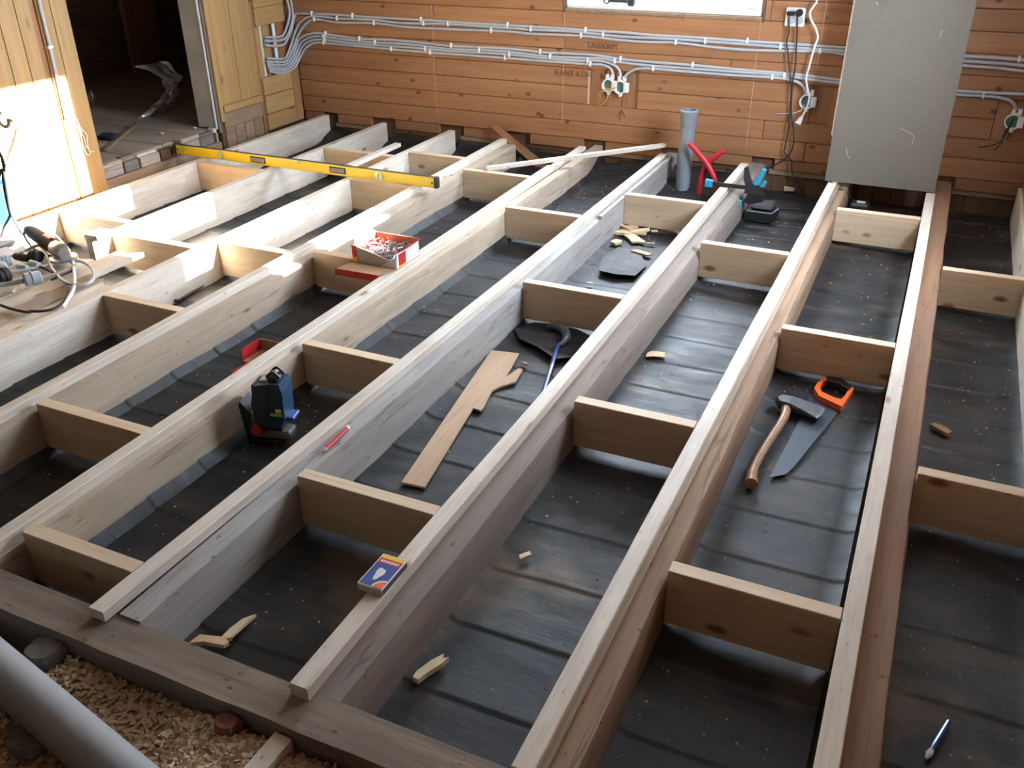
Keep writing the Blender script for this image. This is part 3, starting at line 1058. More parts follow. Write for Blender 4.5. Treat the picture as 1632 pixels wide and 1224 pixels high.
for px in ((352, 247), (604, 281)):
    c = onl(px)
    d1 = part('vial_dial', MB().lathe([(.026, 0), (.026, .004), (.021, .006), (.021, .003)], (c.x, ly - .006, .030), 'Y', 20), 'steel', lv, smooth=True)
    part('vial', MB().tube([(c.x - .004, ly - .004, .012), (c.x + .004, ly - .004, .048)], .006, 10), 'lime', d1)
for px in ((411, 255), (538, 272)):
    c = onl(px)
    rim = part('hand_grip', MB().box(c.x - .058, c.x + .058, ly - .003, ly + .004, .012, .050, .003), 'rubber', lv)
    part('grip_opening', MB().box(c.x - .050, c.x + .050, ly - .005, ly + .002, .018, .044, .001), 'bracket_grey', rim)
c = onl((472, 257))
vw = part('vial_window', MB().box(c.x - .026, c.x + .026, ly - .003, ly + .01, .040, .0625, .002), 'steel', lv)
part('vial', MB().tube([(c.x - .02, ly - .004, .052), (c.x + .02, ly - .004, .052)], .006, 10), 'lime', vw)

# thin lath lying askew at the far end
a, b = onz((786, 270), .012), ony((1066, 231), 5.64)
b.z = .012
b = Vector((-1.535, 5.60, .052))
a = Vector((-2.40, 4.80, .012))
d = (b - a).normalized()
s_ = Vector((-d.y, d.x, 0)) * .016
solid('thin_lath', MB().prism([a - s_ - Vector((0, 0, .012)), a + s_ - Vector((0, 0, .012)), b + s_ - Vector((0, 0, .012)), b - s_ - Vector((0, 0, .012))], (0, 0, .022)), 'pine_Y',
      'thin white lath lying askew over the far joist ends', 'lath')
# short batten over the far block
solid('short_batten', MB().box(-3.205, -3.160, 4.50, 5.08, 0.0, .024, .002), 'pine_Y', 'short pale batten beside the planks behind the spirit level', 'batten')
# old brown board leaning by the wall
P = [ony((780, 203), 5.70), ony((797, 203), 5.70), onz((868, 250), -.05), onz((848, 252), -.05)]
P[2].y, P[3].y = min(P[2].y, 5.66), min(P[3].y, 5.66)
P = [Vector((-2.83, 5.70, .03)), Vector((-2.75, 5.70, .035)), Vector((-2.30, 5.55, -.165)), Vector((-2.37, 5.55, -.195))]
solid('brown_board', MB().prism(P, (0.01, -.018, .012)), 'wallpine_X', 'old brown board leaning down from the back wall', 'board')

# grey waste pipe at the wall and two red conduits
wp = thing('waste_pipe', (-1.385, 5.52, -.2), 'upright grey waste pipe in front of the back wall', 'pipe')
cx, cy = -1.378, 5.515
part('pipe_body', MB().lathe([(.045, -.21), (.045, .20), (.045, .215)], (cx, cy, 0), 'Z', 26), 'pvc_grey', wp, smooth=True)
part('pipe_socket', MB().lathe([(.0455, .20), (.051, .215), (.051, .270), (.054, .275), (.054, .295), (.050, .300), (.046, .300), (.044, .22)], (cx, cy, 0), 'Z', 26), 'pvc_grey', wp, smooth=True)
yr = 5.44
for pts, lab in (([(1098, 228), (1112, 243), (1127, 262), (1137, 281), (1143, 303)], 'red plastic conduit starting at the grey waste pipe'),
                 ([(1153, 240), (1140, 250), (1127, 262), (1118, 281), (1114, 305)], 'red plastic conduit with a free upper end crossing the other')):
    P = [ony(q, yr + (.022 if '1153' in str(pts[0]) else -.012)) for q in pts]
    P.append(P[-1] + Vector((0, .0, -.04)))
    P = [Vector((q.x, q.y, max(q.z, -.2))) for q in P]
    solid('red_conduit', MB().tube(P, .017, 12, smooth=6), 'red_hose', lab, 'conduit', smooth=True)

# grey board leaning by the wall
pn = thing('fibreboard_panel', (-.23, 5.37, 0), 'tall grey fibreboard sheet leaning against the back wall', 'panel')
y0, y1, zt = 5.375, 5.69, 2.30
tk = .014


def pan(x, z_):
    return Vector((x, y0 + (y1 - y0) * z_ / zt, z_ + .001))


part('sheet', MB().prism([pan(-.522, 0), pan(.058, 0), pan(.062, zt), pan(-.535, zt)], (0, tk, 0)), 'fibreboard', pn)
part('edge_strip', MB().prism([pan(-.532, .25) + Vector((0, .003, 0)), pan(-.521, .25) + Vector((0, .003, 0)), pan(-.534, zt) + Vector((0, .003, 0)), pan(-.548, zt) + Vector((0, .003, 0))], (0, .012, 0)), 'tanold_Y', pn)

for pts in ([(1432, 205), (1444, 208), (1455, 216), (1456, 224), (1453, 231)], [(1349, 236), (1350, 245), (1354, 253)], [(1501, 48), (1499, 56), (1498, 60)], [(1396, 3), (1400, 8)]):
    P = []
    for q in pts:
        yy = 5.375
        for _ in range(4):
            g_ = ony(q, yy)
            yy = pan(0, g_.z).y
        P.append(g_)
    part('scratch', MB().tube(P, .0028, 5, smooth=3), 'tanold_Y', pn)

# ------------------------------------------------------------------ electrics on the walls
YC = YW - .009


def pw(pts, dy=0.0):
    """cable route: pixels left of the corner lie on the left wall, the others on the back wall"""
    out = []
    for p_ in pts:
        q = ony(p_, YC + dy)
        if q.x < XL + .012:
            q = onx(p_, XL + .012)
            if q.y > YC:
                q.y = YC
        out.append(q)
    return out


CABLES = [
    ([(422, 72), (435, 73.5), (449, 72), (456, 66), (465, 44), (470, 25), (480, 21.5), (540, 24), (598, 28), (672, 32), (715, 34.5), (800, 40), (873, 44), (935, 48.5), (1000, 52.5), (1038, 56), (1110, 60), (1191, 66), (1260, 70), (1344, 76), (1400, 80)],
     'topmost grey cable on the back wall', [497, 562, 671, 809, 933, 1191]),
    ([(425, 93), (449, 94), (457, 89), (465, 68), (471, 49), (480, 34), (498, 26), (539, 29.5), (598, 32), (637, 36.5), (715, 38.5), (800, 44), (846, 47), (910, 50), (962, 55.5), (1000, 59), (1060, 61.5), (1124, 66), (1242, 74.5), (1344, 81), (1400, 86)],
     'second grey cable from the top on the back wall', [537, 675, 714, 846, 961, 1124, 1244]),
    ([(425, 98), (450, 99), (459, 94), (468, 74), (475, 56), (485, 41), (501, 31), (539, 36), (598, 37), (637, 42), (696, 46), (800, 49.5), (849, 54), (926, 57), (980, 63), (1026, 67), (1077, 68), (1147, 76.5), (1210, 80.5), (1306, 82), (1344, 86), (1400, 92)],
     'third grey cable from the top on the back wall', [501, 596, 783, 926, 1077, 1307]),
    ([(426, 102), (450, 104), (463, 96), (471, 76), (476, 64), (485, 57), (500, 53), (517, 54), (572, 62), (605, 63), (656, 66.5), (715, 73), (800, 77), (861, 83), (900, 85), (950, 88), (987, 94), (1040, 99), (1104, 104), (1179, 111), (1274, 119.5), (1333, 127), (1400, 133)],
     'upper grey cable of the lower bundle on the back wall', [519, 573, 719, 861, 989, 1104]),
    ([(427, 106), (450, 109), (465, 100), (474, 80), (480, 68), (490, 61.5), (503, 58), (519, 59), (572, 66), (605, 68), (656, 71), (715, 78), (800, 81.5), (877, 90), (940, 92.5), (965, 94), (981, 98), (1030, 104), (1104, 109.5), (1180, 115), (1240, 119.5), (1333, 132), (1400, 138)],
     'second grey cable of the lower bundle on the back wall', [516, 598, 764, 877, 980, 1250]),
    ([(428, 110), (450, 113), (467, 104), (477, 84), (484, 72), (494, 65.5), (505, 63), (521, 64), (572, 70), (656, 76), (715, 81.5), (800, 86), (870, 93), (920, 96.5), (955, 97), (975, 102), (986, 110), (989.5, 122)],
     'grey cable bending down into the right twin junction box', [518, 678, 812, 937]),
    ([(430, 114), (450, 117), (469, 108), (480, 88), (487, 77), (497, 70), (508, 67.5), (521, 69), (623, 78.5), (696, 84.5), (800, 92), (870, 97.5), (920, 101), (942, 102.5), (961, 103.5), (973, 109), (977.5, 120)],
     'lowest grey cable bending down into the left twin junction box', [516, 624, 686, 805, 941]),
    ([(996, 123), (1001, 117), (1015, 110), (1040, 109.5), (1104, 115), (1170, 120), (1232, 123.5), (1262, 128), (1279, 136), (1285, 150)],
     'grey cable running from the twin boxes to the single junction box', [1041, 1231]),
    ([(457, 0), (461, 14), (461, 26), (457, 43), (451, 56), (440, 59.5), (422, 59)], 'left grey cable coming down the corner', []),
    ([(463, 0), (466, 16), (466, 31), (460, 52), (453, 62), (440, 65), (422, 65)], 'right grey cable coming down the corner', []),
    ([(1470, 86.0), (1580, 92), (1640, 96)], 'topmost grey cable right of the grey panel', [1624]),
    ([(1470, 93.5), (1580, 100), (1640, 105.5)], 'middle grey cable right of the grey panel', []),
    ([(1470, 100.5), (1580, 108), (1640, 115)], 'third grey cable right of the grey panel', []),
    ([(1460, 141), (1580, 148), (1640, 151)], 'thin grey cable above the dark junction box', []),
    ([(1460, 148), (1567, 153), (1598, 157), (1614, 164), (1619, 176)], 'grey cable bending down to the dark junction box', [1567]),
]
for pts, lab, clips in CABLES:
    P = pw(pts)
    cb = thing('wall_cable', P[0], lab, 'cable', 'grey cables on the walls')
    part('sheath', MB().tube(P, .0085, 8, smooth=4), 'cable_grey', cb, smooth=True)
    for cxp in clips:
        # clip at that pixel column
        for q0, q1 in zip(pts, pts[1:]):
            if q0[0] <= cxp <= q1[0]:
                t = (cxp - q0[0]) / (q1[0] - q0[0] + 1e-6)
                c = pw([(cxp, q0[1] + (q1[1] - q0[1]) * t)])[0]
                part('clip', MB().box(c.x - .007, c.x + .007, YC - .012, YW - .001, c.z - .013, c.z + .020, .003), 'clip_white', cb)
                break

# junction boxes
def jbox(c, lab, deep=.03, n_lugs=2):
    t = thing('junction_box', c, lab, 'junction box', 'open junction boxes on the back wall')
    R = .036
    n = 24
    outer = [Vector((c.x + math.cos(2 * math.pi * i_ / n) * (R + .006), YW - .014, c.z + math.sin(2 * math.pi * i_ / n) * (R + .006))) for i_ in range(n)]
    ringm = MB()
    vs_, fs = [], []
    for rr, yy in ((R + .006, YW + .02), (R + .006, YW - .016), (R, YW - .016), (R - .002, YW + .012)):
        for i_ in range(n):
            a_ = 2 * math.pi * i_ / n
            vs_.append((c.x + math.cos(a_) * rr, yy, c.z + math.sin(a_) * rr))
    for q in range(3):
        for i_ in range(n):
            a_, b_ = q * n + i_, q * n + (i_ + 1) % n
            fs.append((a_, b_, b_ + n, a_ + n))
    part('rim', ringm.add(vs_, fs), 'clip_white', t, smooth=True)
    part('well', MB().lathe([(R - .001, 0), (R - .001, .004)], (c.x, YW + .010, c.z), 'Y', n), 'box_teal', t)
    part('flange', MB().box(c.x + R * .6, c.x + R + .018, YW - .013, YW + .015, c.z - .03, c.z + .03, .004)
         .box(c.x - .02, c.x + .035, YW - .012, YW + .015, c.z + R, c.z + R + .012, .003), 'clip_white', t)
    for i_ in range(n_lugs):
        x = c.x - .008 + i_ * .032
        part('cable_lug', MB().box(x - .010, x + .010, YW - .016, YW + .015, c.z + R + .006, c.z + R + .034, .003), 'clip_white', t)
    part('foot_lug', MB().box(c.x - .008, c.x + .012, YW - .013, YW + .015, c.z - R - .022, c.z - R - .002, .003), 'clip_white', t)
    return t


b1 = jbox(ony((970, 136), YW), 'left open junction box of the twin pair in the wall')
b2 = jbox(ony((989, 139), YW), 'right open junction box of the twin pair in the wall')
b3 = jbox(ony((1286, 162), YW), 'single open junction box behind the hanging white plug')
b4 = jbox(ony((1614, 194), YW), 'dark junction box near the right wall')
for pts in ([(984, 139), (975, 141), (965, 142), (957, 146), (953, 154)], [(972, 145), (968, 156), (962, 165), (955, 168)], [(980, 141), (970, 143), (960, 146), (956, 158)]):
    part('loose_wire', MB().tube(pw(pts, -.016), .0028, 6, smooth=4), 'wire_yellow', b2, smooth=True)
for pts in ([(1616, 190), (1606, 208), (1594, 226), (1575, 233), (1559, 235)], [(1612, 196), (1600, 214), (1596, 228), (1584, 240)]):
    part('loose_wire', MB().tube(pw(pts, -.014), .0028, 6, smooth=4), 'rubber', b4, smooth=True)
for pts in ([(1283, 166), (1276, 175), (1262, 183)], [(1284, 170), (1274, 178), (1250, 181), (1235, 181)]):
    part('loose_wire', MB().tube(pw(pts, -.012), .0025, 6, smooth=4), 'cable_grey', b3, smooth=True)

# socket plate with two plugs
q0, q1 = ony((1250.5, 41.5), YW), ony((1285.5, 12.5), YW)
so = thing('socket_outlet', (q0.x, YW, q0.z), 'white double socket outlet with two black plugs in it', 'socket')
part('plate', MB().box(q0.x, q1.x, YW - .022, YW - .001, q0.z, q1.z, .006), 'clip_white', so)
for ix, px in enumerate((1261, 1274)):
    c = ony((px, 19.5 + ix * .6), YW - .03)
    part('socket_well', MB().lathe([(.020, -.003), (.020, .0), (.017, .001)], (c.x, YW - .022, c.z), 'Y', 18), 'cable_grey', so)
    c2 = ony((px + .5, 33), YW - .03)
    part('socket_well', MB().lathe([(.020, -.003), (.020, .0), (.017, .001)], (c2.x, YW - .022, c2.z), 'Y', 18), 'cable_grey', so)
for pts, lab, kk in (([(1261, 22), (1257.5, 28), (1257, 50), (1254, 66), (1256, 85), (1257, 100), (1261, 145), (1260, 178), (1256, 208), (1251, 235), (1250, 243), (1261, 256), (1263, 276), (1272, 293), (1281, 312)], 'black cord hanging from the left plug of the socket', 0),
                     ([(1274, 22), (1271, 28), (1270.5, 50), (1269, 80), (1267, 110), (1262, 140), (1261, 180), (1265, 213), (1263, 236), (1252, 253), (1236, 262), (1220, 270)], 'black cord hanging from the right plug of the socket', 1)):
    P = pw(pts, -.022)
    if kk == 0:
        P[-1] = Vector((P[-1].x, P[-1].y, P[-1].z))
    cd = thing('plug_cable', P[0], lab, 'cord', 'black cords below the socket')
    part('cord', MB().tube(P, .0042, 7, smooth=5), 'rubber', cd, smooth=True)
    c = P[0]
    part('plug', MB().lathe([(.019, -.0), (.021, .012), (.020, .03)], (c.x, YW - .052, c.z + .006), 'Y', 16) if kk else
         MB().box(c.x - .024, c.x + .020, YW - .052, YW - .022, c.z - .008, c.z + .014, .005), 'black_plastic', cd)
# hanging white cord with a plug
P = pw([(1304, -30), (1302, 0), (1297, 10), (1291, 20), (1293, 32), (1300, 45), (1303.5, 60), (1299, 73), (1294, 90), (1290, 105), (1285, 124), (1286.5, 138), (1289.5, 152), (1288, 166), (1281, 181), (1277, 187)], -.035)
wc = thing('white_cord', P[-1], 'white cord hanging over the single junction box with a flat plug', 'cord')
part('cord', MB().tube(P, .0055, 8, smooth=5), 'paint_white', wc, smooth=True)
c = pw([(1273.5, 193)], -.035)[0]
e = P[-1]
part('plug', MB().prism([Vector((e.x - .005, YC - .043, e.z + .006)), Vector((e.x + .012, YC - .043, e.z + .002)), Vector((c.x + .012, YC - .043, c.z - .020)), Vector((c.x - .022, YC - .043, c.z - .010))], (0, .016, 0)), 'paint_white', wc)
for s_ in (-.012, .004):
    part('plug_pin', MB().tube([(c.x + s_, YC - .035, c.z - .012), (c.x + s_ - .003, YC - .035, c.z - .032)], .002, 6), 'steel', wc)

# grey conduit and strings on the left wall
P = [onx(q, XL + .010) for q in ((58, -40), (62, 0), (70, 35), (78, 68), (84, 95), (90, 120), (99, 160), (106, 190))]
cd = thing('conduit', P[-1], 'grey cable running up the boards left of the doorway', 'cable')
part('sheath', MB().tube(P, .009, 8, smooth=4), 'cable_grey', cd, smooth=True)
c = onx((79, 75), XL + .01)
part('clip', MB().box(XL, XL + .022, c.y - .016, c.y + .016, c.z - .008, c.z + .008, .003), 'clip_white', cd)
stg = MB()
for pts in ([(122, 190), (130, 206), (138, 215), (139, 228), (143, 241), (150, 241)], [(120, 196), (128, 214), (132, 232), (139, 246), (143, 243), (138, 232)], [(124, 200), (135, 222), (137, 236)]):
    stg.tube([onx(q, XL + .006) for q in pts], .003, 6, smooth=4)
solid('string', stg, 'string', 'white string tangled on the board beside the doorway', 'string', smooth=True)

# tool on the window sill
zs = WIN_B[2] + .024
ys_ = YW + .045
t0 = ony((962, 10), ys_)
t1 = ony((1012, 12), ys_)
wt = thing('sill_tool', (t0.x, ys_, zs), 'small black hand tool with a ring end on the window sill', 'tool')
ring = MB()
cr = Vector((t0.x + .018, ys_, zs + .022))
pts = [cr + Vector((math.cos(a_ * math.pi / 8) * .016, 0, math.sin(a_ * math.pi / 8) * .016)) for a_ in range(17)]
part('ring', ring.tube(pts, .006, 8, cap=False), 'black_plastic', wt, smooth=True)
part('shaft', MB().box(t0.x + .036, t1.x - .045, ys_ - .009, ys_ + .009, zs + .014, zs + .036, .004), 'black_plastic', wt)
part('head', MB().box(t1.x - .048, t1.x, ys_ - .02, ys_ + .02, zs, zs + .046, .006), 'rubber', wt)

# ------------------------------------------------------------------ hand tools in the bays
zt = -.187
# saw
sw = thing('hand_saw', onz((1290, 690), zt), 'hand saw with orange handle under the axe', 'saw')
bl = [onz(q, zt) for q in ((1226, 761.5), (1252, 757), (1264, 746), (1339, 654), (1318, 640), (1291, 629), (1278, 662))]
part('blade', MB().prism(bl, (0, 0, .0022)), 'saw_blade', sw)
hz = zt + .003
loop_o = [onz(q, hz + .01) for q in ((1315, 603), (1320, 605), (1319, 611), (1312, 611), (1306, 621), (1309, 628), (1330, 638), (1340, 640), (1346, 634), (1353, 622), (1359, 620), (1360, 624), (1341, 652), (1309, 637), (1304, 634), (1297, 622), (1302, 614))]
part('handle', MB().prism([Vector((q.x, q.y, zt)) for q in loop_o], (0, 0, .024)), 'orange', sw)
gr = [onz(q, hz + .01) for q in ((1317, 604), (1338, 607), (1358, 620), (1352, 626), (1334, 616), (1316, 612))]
part('grip', MB().prism([Vector((q.x, q.y, zt + .001)) for q in gr], (0, 0, .026)), 'black_plastic', sw)
# axe
ax = thing('axe', onz((1225, 710), zt), 'old axe with curved wooden handle lying on the tar paper', 'axe')
hp = [onz(q, zt + .016) for q in ((1197, 771), (1198.5, 757), (1205, 739), (1222, 709), (1239, 683), (1250, 664), (1253, 649), (1254, 641))]
part('handle', MB().tube(hp, [.021, .017, .0145, .0145, .015, .0165, .0185, .019], 12, smooth=5), 'axe_handle', ax, smooth=True)
hd = [onz(q, zt + .03) for q in ((1236, 636), (1240, 642.5), (1256, 647), (1280, 657), (1302, 666), (1310, 660), (1315, 651), (1312, 647), (1296, 643), (1262, 635), (1244, 632))]
ctr = sum(hd, Vector()) / len(hd)
hm = MB()
n = len(hd)
vs_ = []
for k_, (zz, sc_) in enumerate(((zt + .008, .93), (zt + .018, 1.0), (zt + .034, 1.0), (zt + .042, .93))):
    for q in hd:
        edge = max(0, min(1, (q.x - ctr.x + .02) / .09))       # thin towards the cutting edge
        zc = zt + .026
        z2 = zc + (zz - zc) * (1 - .82 * edge)
        vs_.append(Vector((ctr.x + (q.x - ctr.x) * sc_, ctr.y + (q.y - ctr.y) * sc_, z2)))
fs = [tuple(range(n)), tuple(range(3 * n, 4 * n))[::-1]]
for k_ in range(3):
    fs += [(k_ * n + i_, k_ * n + (i_ + 1) % n, (k_ + 1) * n + (i_ + 1) % n, (k_ + 1) * n + i_) for i_ in range(n)]
part('head', hm.add(vs_, fs), 'steel_dark', ax)
# broken hardboard strip
hb = [onz(q, -.18) for q in ((640, 768), (677, 776), (742, 669), (754, 650), (766, 654), (771, 648), (784, 622), (796, 616), (822, 608), (833, 588), (826, 587), (806, 601), (827, 563), (783, 558))]
solid('hardboard_strip', MB().prism([Vector((q.x, q.y, -.188)) for q in hb], (0, 0, .008)), 'hardboard', 'broken tan hardboard strip lying on the tar paper', 'board')
# pry bar
pb_ = thing('pry_bar', onz((885, 560), zt), 'blue pry bar with a hooked end beside the hardboard strip', 'pry bar')
P = [onz(q, zt + .015) for q in ((873, 522), (884, 523), (897, 529), (903, 539), (897, 547), (889, 551))]
for i_, dz in enumerate((0.0, .01, .014, .008, 0, 0)):
    P[i_].z += dz
part('hook', MB().tube(P, [.012, .020, .021, .018, .013, .009], 8, smooth=5), 'steel_dark', pb_, smooth=True)
part('shaft', MB().tube([onz((889, 551), zt + .015), onz((879, 584), zt + .015), onz((867, 622), zt + .015), onz((858, 650), zt + .015)], .0095, 8), 'bar_blue', pb_, smooth=True)
# red pencil on the old joist
zp = -.020
pc = thing('pencil', onz((535, 701), zp), 'red carpenter pencil lying on the grey joist', 'pencil')
a, b = onz((520, 715), zp), onz((553, 683), zp)
d = (b - a).normalized()
part('shaft', MB().tube([a, b], .0075, 6), 'red_card', pc)
part('tip', MB().tube([a - d * .014, a], [.0015, .0072], 6), 'chip_pale', pc)
part('end', MB().tube([b, b + d * .008], .0074, 6), 'paint_white', pc)
# white and blue pen in the right bay
a, b = onz((1476, 1209), -.184), onz((1512, 1150), -.184)
d = (b - a).normalized()
pe = thing('marker_pen', a, 'dark blue marker with a white tip in the rightmost bay', 'pen')
part('barrel', MB().tube([a + d * .03, b], .006, 8), 'bar_blue', pe)
part('tip', MB().tube([a, a + d * .018, a + d * .03], [.003, .008, .0065], 8), 'paint_white', pe)

# matchbox
mbx = thing('matchbox', (-1.022, 1.43, 0), 'blue matchbox lying on a batten', 'matchbox')
mx0, mx1, my0, my1, mh = -1.058, -.988, 1.367, 1.489, .021
part('tray', MB().box(mx0 + .0015, mx1 - .0015, my0 - .0005, my1 + .0005, .0015, mh - .0015), 'grey_card', mbx)
part('sleeve', MB().box(mx0, mx1, my0 + .001, my1 - .001, 0, mh, .0008), 'white_card', mbx)
part('striking_side', MB().box(mx1 - .0005, mx1 + .0006, my0 + .004, my1 - .004, .003, mh - .003), 'match_side', mbx)
lab_ = part('label_print', MB().box(mx0 + .003, mx1 - .003, my0 + .004, my1 - .034, mh, mh + .0004), 'match_blue', mbx)
part('red_band', MB().box(mx0 + .003, mx1 - .003, my1 - .034, my1 - .016, mh, mh + .0004), 'red_card', mbx)
part('yellow_band', MB().box(mx0 + .003, mx1 - .003, my1 - .016, my1 - .003, mh, mh + .0004), 'yellow_card', mbx)
for i_ in range(9):
    x = mx0 + .010 + i_ * .0058
    part('band_mark', MB().box(x, x + .0036, my1 - .030, my1 - .022, mh + .0004, mh + .0007), 'white_card', mbx)
# plain generic picture: a pale spot and an orange quarter disc
spot = []
for i_ in range(26):
    a_ = 2 * math.pi * i_ / 26
    rr = 1 + .18 * math.sin(3 * a_ + .5)
    spot.append(Vector((-1.026 + math.cos(a_) * .011 * rr, 1.418 + math.sin(a_) * .022 * rr, mh + .0004)))
part('pale_spot', MB().prism(spot, (0, 0, .0003)), 'white_card', mbx)
for rr, mt_, zz in ((.030, 'white_card', .0004), (.025, 'match_orange', .0007)):
    qd = [Vector((mx1 - .003, my0 + .004, mh + zz))] + [Vector((mx1 - .003 - math.sin(i_ * math.pi / 16) * rr, my0 + .004 + math.cos(i_ * math.pi / 16) * rr, mh + zz)) for i_ in range(9)]
    part('corner_disc', MB().prism(qd, (0, 0, .0003)), mt_, mbx)

# open screw box
bx0, bx1, by0, by1, bh = -2.285, -2.055, 3.20, 3.40, .085
c00 = onz((590, 420))
sbx = thing('screw_box', (-2.17, 3.3, 0), 'open red and white carton of screws on the blocking', 'carton')
t_ = .004
part('base', MB().box(bx0, bx1, by0, by1, 0.0005, .004), 'brown_card', sbx)
fr = part('front_wall', MB().prism([(bx0, by0, .004), (bx1, by0, .004), (bx1 - .05, by0, .042), (bx0 + .12, by0, .060), (bx0 + .008, by0, bh)], (0, t_, 0)), 'grey_card', sbx)
part('corner_stripe', MB().box(bx0 - .001, bx0 + .024, by0 - .002, by0 - .0002, .030, bh), 'red_card', fr)
part('corner_stripe', MB().box(bx0 - .001, bx0 + .024, by0 - .002, by0 - .0002, .004, .030), 'yellow_card', fr)
part('back_wall', MB().box(bx0, bx1, by1 - t_, by1, .004, bh), 'brown_card', sbx)
part('left_wall', MB().box(bx0, bx0 + t_, by0 + t_, by1 - t_, .004, bh), 'red_card', sbx)
rw = part('right_wall', MB().box(bx1 - t_, bx1, by0 + t_, by1 - t_, .004, bh - .012), 'white_card', sbx)
part('right_stripe', MB().box(bx1, bx1 + .0012, by0 + .02, by0 + .08, .012, bh - .02), 'red_card', rw)
part('right_stripe', MB().box(bx1, bx1 + .0012, by0 + .02, by0 + .08, .004, .012), 'yellow_card', rw)
part('right_flap', MB().prism([(bx1 - .002, by0 + .02, bh - .012), (bx1 - .002, by1, bh - .012), (bx1 + .028, by1, bh + .008), (bx1 + .028, by0 + .03, bh + .004)], (0, 0, .003)), 'red_card', sbx)
part('left_flap', MB().prism([(bx0 + .002, by0 + .02, bh), (bx0 + .002, by1, bh), (bx0 - .02, by1 - .02, bh + .018), (bx0 - .02, by0 + .05, bh + .016)], (0, 0, .003)), 'red_card', sbx)
part('front_corner', MB().prism([(bx1 - .085, by0 - .003, .004), (bx1, by0 - .003, .004), (bx1, by0 - .003, .058)], (0, .002, 0)), 'white_card', sbx)
fl = part('front_flap', MB().prism([(bx0 - .02, by0 - .11, .006), (bx0 + .20, by0 - .105, .006), (bx1, by0 - .004, .003), (bx0, by0 - .004, .003)], (0, 0, .003)), 'brown_card', sbx)
part('flap_lip', MB().prism([(bx0 - .022, by0 - .112, .009), (bx0 + .198, by0 - .107, .009), (bx0 + .198, by0 - .114, -.018), (bx0 - .022, by0 - .119, -.018)], (0, .003, 0)), 'red_card', fl)
scw = MB()
for i_ in range(240):
    x, yy = random.uniform(bx0 + .02, bx1 - .02), random.uniform(by0 + .02, by1 - .02)
    zz = .012 + .045 * (by1 - yy < .2) * random.random() + .015 * random.random()
    a_ = random.uniform(0, 6.28)
    d = Vector((math.cos(a_), math.sin(a_), random.uniform(-.3, .3))) * .02
    c = Vector((x, yy, zz))
    scw.tube([c - d, c + d], [.0016, .0024], 4)
    scw.tube([c + d, c + d * 1.12], [.0024, .0045], 5)
o = solid('screws', scw, 'steel', 'heap of loose steel screws inside the open carton', 'screws', kind='stuff')
# red carton scrap in the bay below
rc = thing('red_carton', onz((385, 560), -.19), 'red carton half hidden behind a batten on the tar paper', 'carton')
xx, yy = -2.375, 2.545
part('left_side', MB().box(xx, xx + .004, yy - .05, yy + .07, -.19, -.138), 'red_card', rc)
part('back_side', MB().box(xx, xx + .11, yy + .066, yy + .07, -.19, -.138), 'brown_card', rc)
part('base', MB().box(xx, xx + .11, yy - .05, yy + .07, -.1905, -.187), 'brown_card', rc)
part('front_lip', MB().box(xx + .03, xx + .11, yy - .15, yy - .05, -.19, -.184), 'red_card', rc)

# ------------------------------------------------------------------ laser level
ls = thing('laser_level', (-1.872, 2.075, -.192), 'dark blue laser level on a black wall bracket', 'laser level', rotz=math.radians(15))


def lp(name, mb, mat, smooth=False, parent=None, rz=0):
    return part(name, mb, mat, parent or ls, smooth, local=True)


prof = [(-.052, .075), (.040, .075), (.056, .115), (.060, .215), (.052, .245), (.012, .245), (-.040, .232), (-.058, .160)]
bd = MB().prism([Vector((x, -.042, z_)) for x, z_ in prof], (0, .084, 0))
body_ = part('body', bd, 'laser_blue', ls, local=True)
part('front_cover', MB().prism([Vector((x, -.0445, z_)) for x, z_ in ((-.050, .078), (.000, .080), (.012, .236), (-.038, .228), (-.055, .160))], (0, .006, 0)), 'laser_grey', ls, local=True)
part('rear_cover', MB().prism([Vector((-.0595, -.036, .10)), Vector((-.0595, .036, .10)), Vector((-.050, .034, .232)), Vector((-.050, -.034, .232))], (.010, 0, .002)), 'laser_grey', ls, local=True)
cap = part('lens_turret', MB().box(.004, .046, -.030, .030, .244, .262, .006), 'black_plastic', ls, local=True)
P = [Vector((.002 + .046 * i_ / 10, -.018, .258 + .020 * math.sin(math.pi * i_ / 10))) for i_ in range(11)]
part('lens_guard', MB().tube(P, .0045, 6), 'black_plastic', ls, local=True)
P = [q + Vector((0, .036, 0)) for q in P]
part('lens_guard', MB().tube(P, .0045, 6), 'black_plastic', ls, local=True)
part('lens', MB().lathe([(.010, 0), (.010, .012), (.006, .014)], (.025, 0, .262), 'Z', 14), 'steel', ls, local=True)
part('lime_label', MB().box(.006, .050, -.0435, -.0418, .122, .134), 'lime', ls, local=True)
part('white_mark', MB().box(.028, .048, -.0435, -.0418, .138, .150), 'paint_white', ls, local=True)
part('front_foot', MB().box(.050, .082, -.030, .030, .098, .114, .004), 'bar_blue', ls, local=True)
part('top_buttons', MB().box(-.028, .0, -.018, .018, .2355, .2455, .002), 'cable_grey', ls, local=True)
part('mount_neck', MB().box(-.045, .035, -.030, .030, .052, .075, .006), 'black_plastic', ls, local=True)
part('bracket_arm', MB().box(-.075, .062, -.034, .034, .022, .054, .008), 'bracket_grey', ls, local=True)
bk = MB().prism([Vector((-.092, -.036, 0)), Vector((-.070, -.036, 0)), Vector((-.076, -.036, .130)), Vector((-.100, -.036, .165)), Vector((-.108, -.036, .150))], (0, .072, 0))
part('bracket_plate', bk, 'black_plastic', ls, local=True)
part('bracket_foot', MB().box(-.092, .03, -.030, .030, 0, .014, .004), 'black_plastic', ls, local=True)
part('knob', MB().lathe([(.019, -.004), (.021, .006), (.018, .016)], (-.050, -.050, .062), 'Y', 14), 'red_knob', ls, local=True)
